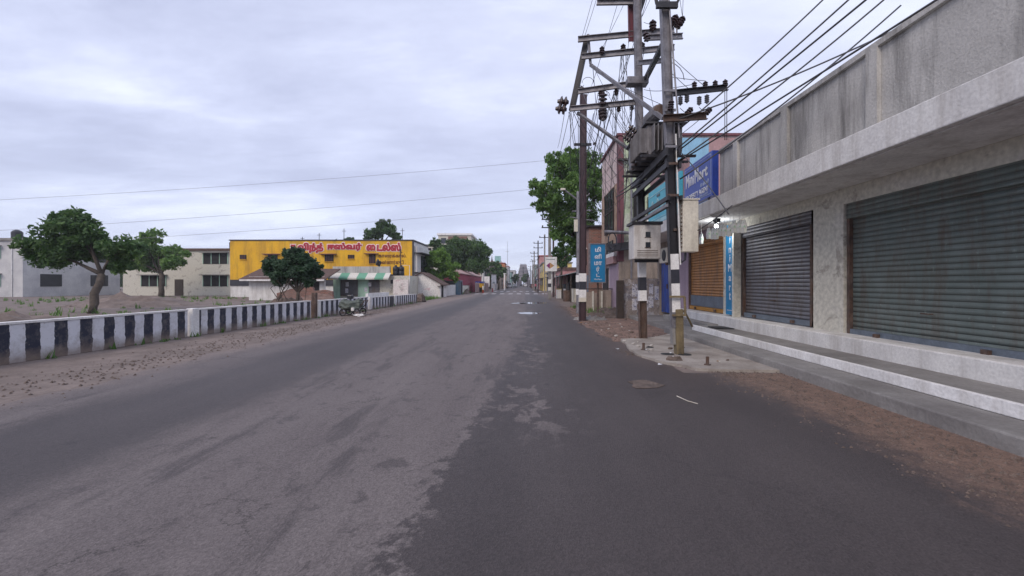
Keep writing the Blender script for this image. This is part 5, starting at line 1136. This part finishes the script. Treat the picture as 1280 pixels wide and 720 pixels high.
# ---- houses far down the street
def house(x0,x1,y0,y1,h,m,label,roof=None,win=2,fl=2,side=0,awn=None):
    t = thing('street_house', label, 'building', ((x0+x1)/2,(y0+y1)/2,0)); MB().box(x0,x1,y0,y1,0,h).build('wall', m, t)
    MB().box(x0-.2,x1+.2,y0-.2,y1+.2,h+.003,h+.3).build('roof', roof or concrete2, t)
    xs = x1+.0 if side > 0 else x0
    for f in range(fl):
        z = 1.2+f*h/fl
        for k in range(win):
            y = y0+(y1-y0)*(k+.3)/win; e = .05*side
            MB().box(min(xs+.003*side,xs+e),max(xs+.003*side,xs+e),y,y+(y1-y0)/win*.4,z,min(z+1.5,h-.2)).build('window', glass, t)
        for k in range(2):
            x = x0+(x1-x0)*(k*.5+.15); wv = MB().box(x,x+(x1-x0)*.2,y0-.05,y0-.003,z,min(z+1.4,h-.2)).build('window', dark, t)
            if x0 < -30:
                MB().box(x-.15,x+(x1-x0)*.2+.15,y0-.6,y0-.003,min(z+1.4,h-.2)+.02,min(z+1.4,h-.2)+.12).build('sunshade', concrete2, wv)
                fm = MB()
                for q_ in range(4): fm.box(x+(x1-x0)*.2*q_/3-.04,x+(x1-x0)*.2*q_/3+.04,y0-.09,y0-.053,z,min(z+1.4,h-.2))
                fm.build('frame', lgreen, wv)
    if x0 < -30:
        MB().lathe([(.5,0),(.52,.9),(.35,1.1),(.15,1.2)], (x1-3,y0+2,h+.303), n=14).build('water_tank', plasticb, t)
        MB().tube([(x1-1.2,y0-.06,0),(x1-1.2,y0-.06,h)], .06).build('drain_pipe', whitep, t)
        MB().box(x0+(x1-x0)*.42,x0+(x1-x0)*.42+1.1,y0-.05,y0-.003,0,2.1).build('door', wood, t)
    if awn: MB().prismy([(xs+(0 if side > 0 else -1.6),2.7 if side > 0 else 2.4),(xs+(1.6 if side > 0 else 0),2.4 if side > 0 else 2.7),(xs+(1.6 if side > 0 else 0),2.48 if side > 0 else 2.78),(xs+(0 if side > 0 else -1.6),2.78 if side > 0 else 2.48)], y0, y1).build('awning', awn, t)
    return t
orange = mat('orange_wall', (.50,.20,.08), None, 1, .8); yell = mat('pale_yellow_wall', (.62,.48,.17), None, 1, .8); pinkw = mat('rose_wall', (.50,.25,.25), None, 1, .8); whi = mat('off_white_wall', (.55,.55,.55), (.4,.4,.42), .6, .8); grn = mat('sea_green_wall', (.25,.4,.36), None, 1, .8); redr = mat('red_roof', (.35,.06,.04), None, 1, .8)
house(-12,-6.9,128,140,6.4,beigew,'beige house left of the street past the spire',None,2,2,1,awn=steel)
house(-12,-7.0,150,164,8.6,orange,'orange house with a red roof on the left side far away',redr,2,2,1,awn=tile)
house(-12,-7.3,168,184,7.0,creamw,'cream shop house beyond the orange house',None,2,2,1,awn=lgreen)
house(-13,-7.2,190,210,9.2,whi,'white house beyond the cream shop house on the left',redr,3,3,1)
house(-13,-7.0,222,250,7.5,grn,'sea green house at the far left end of the street',None,3,2,1)
house(-14,-5.8,262,290,9.5,whi,'tall white house nearest the temple tower on its left',None,3,3,1)
house(4.4,9.5,52,62,3.2,pinkw,'low rose coloured house behind the row of shed stalls',tile,2,1,-1)
house(4.2,10,76,84,3.4,greyw,'low grey shop past the shed stalls at right',None,2,1,-1,awn=dsteel)
house(3.9,10,92,112,5.9,yell,'yellow house on the right side down the street',None,2,2,-1,awn=bluedeep)
house(4.0,12,116,130,8.9,pinkw,'rose house with red roof behind the yellow house',redr,2,2,-1)
house(3.8,12,134,152,6.6,whi,'white shop house on the right beyond the rose house',None,2,2,-1,awn=steel)
house(3.8,12,158,180,8.0,grn,'green tinted house on the far right side',None,2,2,-1)
house(3.9,12,190,220,9.8,whi,'tall white house at the far right beside the tower',None,3,3,-1)
house(4.2,13,232,270,8.8,beigew,'beige house at the very end of the right side',None,3,3,-1)
# shed stalls at right
sh = thing('shed_stall', 'row of low shed stalls with pale tin roof and wooden posts on the right roadside', 'stall', (4.6,45,0))
MB().add([(3.55,35,2.35),(3.55,58,2.35),(6.0,58,2.95),(6.0,35,2.95),(3.55,35,2.29),(3.55,58,2.29),(6.0,58,2.89),(6.0,35,2.89)],[(0,3,2,1),(4,5,6,7),(0,1,5,4),(1,2,6,5),(2,3,7,6),(3,0,4,7)]).build('tin_roof', mat('tin', (.36,.42,.44), (.2,.2,.2), 1.5, .5, .3), sh)
for k in range(7): MB().box(3.7,3.8,35.2+k*3.7,35.3+k*3.7,0,2.33).build('post', wood, sh)
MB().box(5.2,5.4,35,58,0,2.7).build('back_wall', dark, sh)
for (ya,yb_,z_,m_) in ((35.6,38.2,1.1,creamw),(39.4,41.5,1.6,dark),(43.2,45.4,1.0,whitecan),(47,50,1.5,bluegrey),(51.5,55,1.3,rust)): MB().box(4.0,5.19,ya,yb_,0,z_).build('counter', m_, sh)
MB().box(4.3,4.75,35.0,35.05,0,1.9).build('side_panel', mat('yellow_cream', (.5,.42,.18), (.3,.3,.28), 1, .8), sh)
t = thing('white_drum', 'white box standing before the shed stalls', 'box', (3.45,44,0)); MB().box(3.2,3.7,43.7,44.2,.02,.95).build('body', whitep, t, bevel=.04); MB().box(3.17,3.73,43.67,44.23,.953,1.0).build('lid', yell, t)
tag(MB().lathe([(.3,0),(.32,.1),(.33,.9),(.3,.95)], (3.6,37.3,0), n=14).build('barrel', rust), 'rusty barrel at the near end of the shed stalls', 'barrel')

# ---- temple tower at the end of the street
gp = thing('temple_tower', 'tiered grey temple gate tower closing the far end of the street', 'temple tower', (-1.2,320,0))
gm = mat('tower_stucco', (.27,.25,.27), (.15,.14,.165), .9, .85, bump=1, bscale=3); gm2 = mat('tower_stucco_dark', (.12,.11,.13), None, .9, .9)
cxg = -1.1; z = 0
MB().box(cxg-5.0,cxg-1.2,320,328,0,4.6).box(cxg+1.2,cxg+5.0,320,328,0,4.6).build('base', gm2, gp); MB().box(cxg-1.19,cxg+1.19,321,328,3.9,4.6).build('lintel', gm, gp)
z = 4.603; W_ = 4.7
for k in range(7):
    h = 2.05-.08*k; w2 = W_-.36*k; d2 = 3.6-.25*k
    MB().box(cxg-w2,cxg+w2,324-d2,324+d2,z,z+h*.62).build('tier', gm if k%2 else gm, gp)
    mb = MB().box(cxg-w2-.15,cxg+w2+.15,324-d2-.15,324+d2+.15,z+h*.62+.003,z+h*.78)
    n_ = 9-k//2
    for j in range(n_):
        x_ = cxg-w2+.2+(2*w2-.4)*j/(n_-1); mb.ell((x_,324-d2,z+h*.86), (.26,.2,h*.2), 6, 4)
    mb.build('cornice_statues', gm2 if k%2 else gm, gp)
    MB().box(cxg-.5,cxg+.5,324-d2-.12,324-d2-.003,z+.1,z+h*.55).build('niche', dark, gp)
    z += h*.78+.003
MB().lathe([(2.6,-1.6),(2.6,1.6)], (cxg,324,z+.2), (1,0,0), 16) 
mb = MB(); mb.prismy([(cxg-w2,z),(cxg+w2,z),(cxg+w2+.2,z+.9),(cxg+w2-.3,z+1.5),(cxg-w2+.3,z+1.5),(cxg-w2-.2,z+.9)], 322.5, 325.5); mb.build('barrel_roof', gm, gp)
for j in range(7): MB().lathe([(.18,0),(.22,.25),(.08,.5),(.02,.9)], (cxg-w2+.5+j*(2*w2-1)/6,324,z+1.503), n=6).build('finial', gm2, gp)

# ---- side houses beyond the photograph's frame on the left
house(-52,-36,56,66,5.8,creamw,'cream house beyond the left end of the yellow building',tile,2,2,1)
house(-75,-58,50,62,6.5,whi,'white house at the far left behind the trees',None,2,2,1)
# low skyline of distant trees and roofs
rr = random.Random(5)
for i in range(12):
    x = -150+i*12+rr.uniform(-4,4)
    if x > -28: break
    tree('distant_tree', ['leftmost','second','third','fourth','fifth','sixth','seventh','eighth','ninth','tenth','eleventh','twelfth'][i]+' green tree from the left in the far row behind the left houses', 'tree', (x,110,0), [(x,110,5,6,4,3.5),(x+3,110,6.5,4,3,2.5),(x-3,111,4.5,4,3,3)], 1500, .5, leafB, .3, 40+i, group='far row of trees behind the left houses')

# ---- gravel along the ragged road edges
rg = random.Random(55); mb = MB()
def grit(x, y, s_, z=.004):
    q = len(mb.v); a = rg.random()*6.28; c_, d_ = math.cos(a)*s_, math.sin(a)*s_
    mb.v += [Vector((x-c_,y-d_,z)), Vector((x+d_,y-c_*rg.uniform(.5,1),z)), Vector((x+c_,y+d_,z)), Vector((x-d_,y+c_,z)), Vector((x+rg.uniform(-.3,.3)*s_,y,z+s_*rg.uniform(.5,1.1)))]
    mb.f += [(q,q+1,q+4),(q+1,q+2,q+4),(q+2,q+3,q+4),(q+3,q,q+4)]
for _ in range(1500):
    y = 2.5+rg.random()**1.3*5; grit(3.75+rg.gauss(0,.33), y, rg.uniform(.006,.022))
for _ in range(1600):
    y = 11.2+rg.random()*18; grit(2.5+abs(rg.gauss(0,.8)) if rg.random() < .7 else 2.4+rg.gauss(0,.2), y, rg.uniform(.01,.03), .008)
for _ in range(900):
    a = rg.random(); grit(2.3+a*1.4-.12+rg.gauss(0,.12), 9.6-2.6*a+rg.gauss(0,.2), rg.uniform(.006,.018), .006)
for _ in range(2200):
    y = 5+rg.random()*28; grit(-7.0-.04*y+rg.gauss(0,.45), y, rg.uniform(.01,.03), .006)
tag(mb.build('gravel', mudm, origin=(0,0,0)), kind='stuff')
# ---- weeds on the open plot and along walls
rw = random.Random(99); mb = MB(); fsn = []
def tuft(x, y, h, nb):
    for _ in range(nb):
        a = rw.random()*6.28; l = h*rw.uniform(.5,1.2); bx, by = x+rw.gauss(0,.06), y+rw.gauss(0,.06); q = len(mb.v)
        tx, ty = bx+math.cos(a)*l*.5, by+math.sin(a)*l*.5; wx_, wy_ = -math.sin(a)*.018*(1+h*2), math.cos(a)*.018*(1+h*2)
        mb.v += [Vector((bx-wx_,by-wy_,0)), Vector((bx+wx_,by+wy_,0)), Vector((tx,ty,l))]; mb.f.append((q,q+1,q+2))
for _ in range(1500):
    y = rw.uniform(7,47); x = -10.2-rw.random()**1.4*38
    if mnoise.noise((x*.22, y*.22, 3)) > -.05 and not (y > 38 and x > -27): tuft(x, y, rw.uniform(.08,.38), 9)
for _ in range(120):
    y = rw.uniform(5,35); tuft(wx(y)-.3 if rw.random() < .6 else wx(y)+.08, y, rw.uniform(.05,.2), 7)
for _ in range(120): tuft(rw.uniform(-10.4,-8.9), rw.uniform(36,46), rw.uniform(.15,.4), 10)
for _ in range(70): tuft(rw.uniform(3.0,4.9), rw.uniform(20.5,29), rw.uniform(.1,.35), 9)
for _ in range(60): tuft(-9.2+rw.gauss(0,.2), rw.uniform(62,73), rw.uniform(.2,.5), 9)
tag(mb.build('weeds', leafA, origin=(0,0,0), fix=False), kind='stuff')
heap(-17,14,3,2.2,.5,41,'low earth mound on the open plot behind the nearest striped wall', soil, 'earth_mound')
heap(-27,30,4,3,.7,42,'wide earth mound beyond the spreading dark tree', soil, 'earth_mound')
heap(-14,18,1.2,.9,.35,43,'small pile of broken bricks on the open plot', brick, 'brick_pile')

# ------------------------------------------------------------------ air
hz = bpy.data.materials.new('air_haze'); hz.use_nodes = True; hn = hz.node_tree; hn.nodes.clear()
pv = hn.nodes.new('ShaderNodeVolumePrincipled'); pv.inputs['Color'].default_value = (.93,.95,1,1); pv.inputs['Density'].default_value = HAZE; pv.inputs['Anisotropy'].default_value = .2
ho = hn.nodes.new('ShaderNodeOutputMaterial'); hn.links.new(pv.outputs[0], ho.inputs['Volume'])
if HAZE:
    h_ = MB().box(-950,950,-100,1550,-1.0,24).build('haze', hz); tag(h_, kind='stuff')
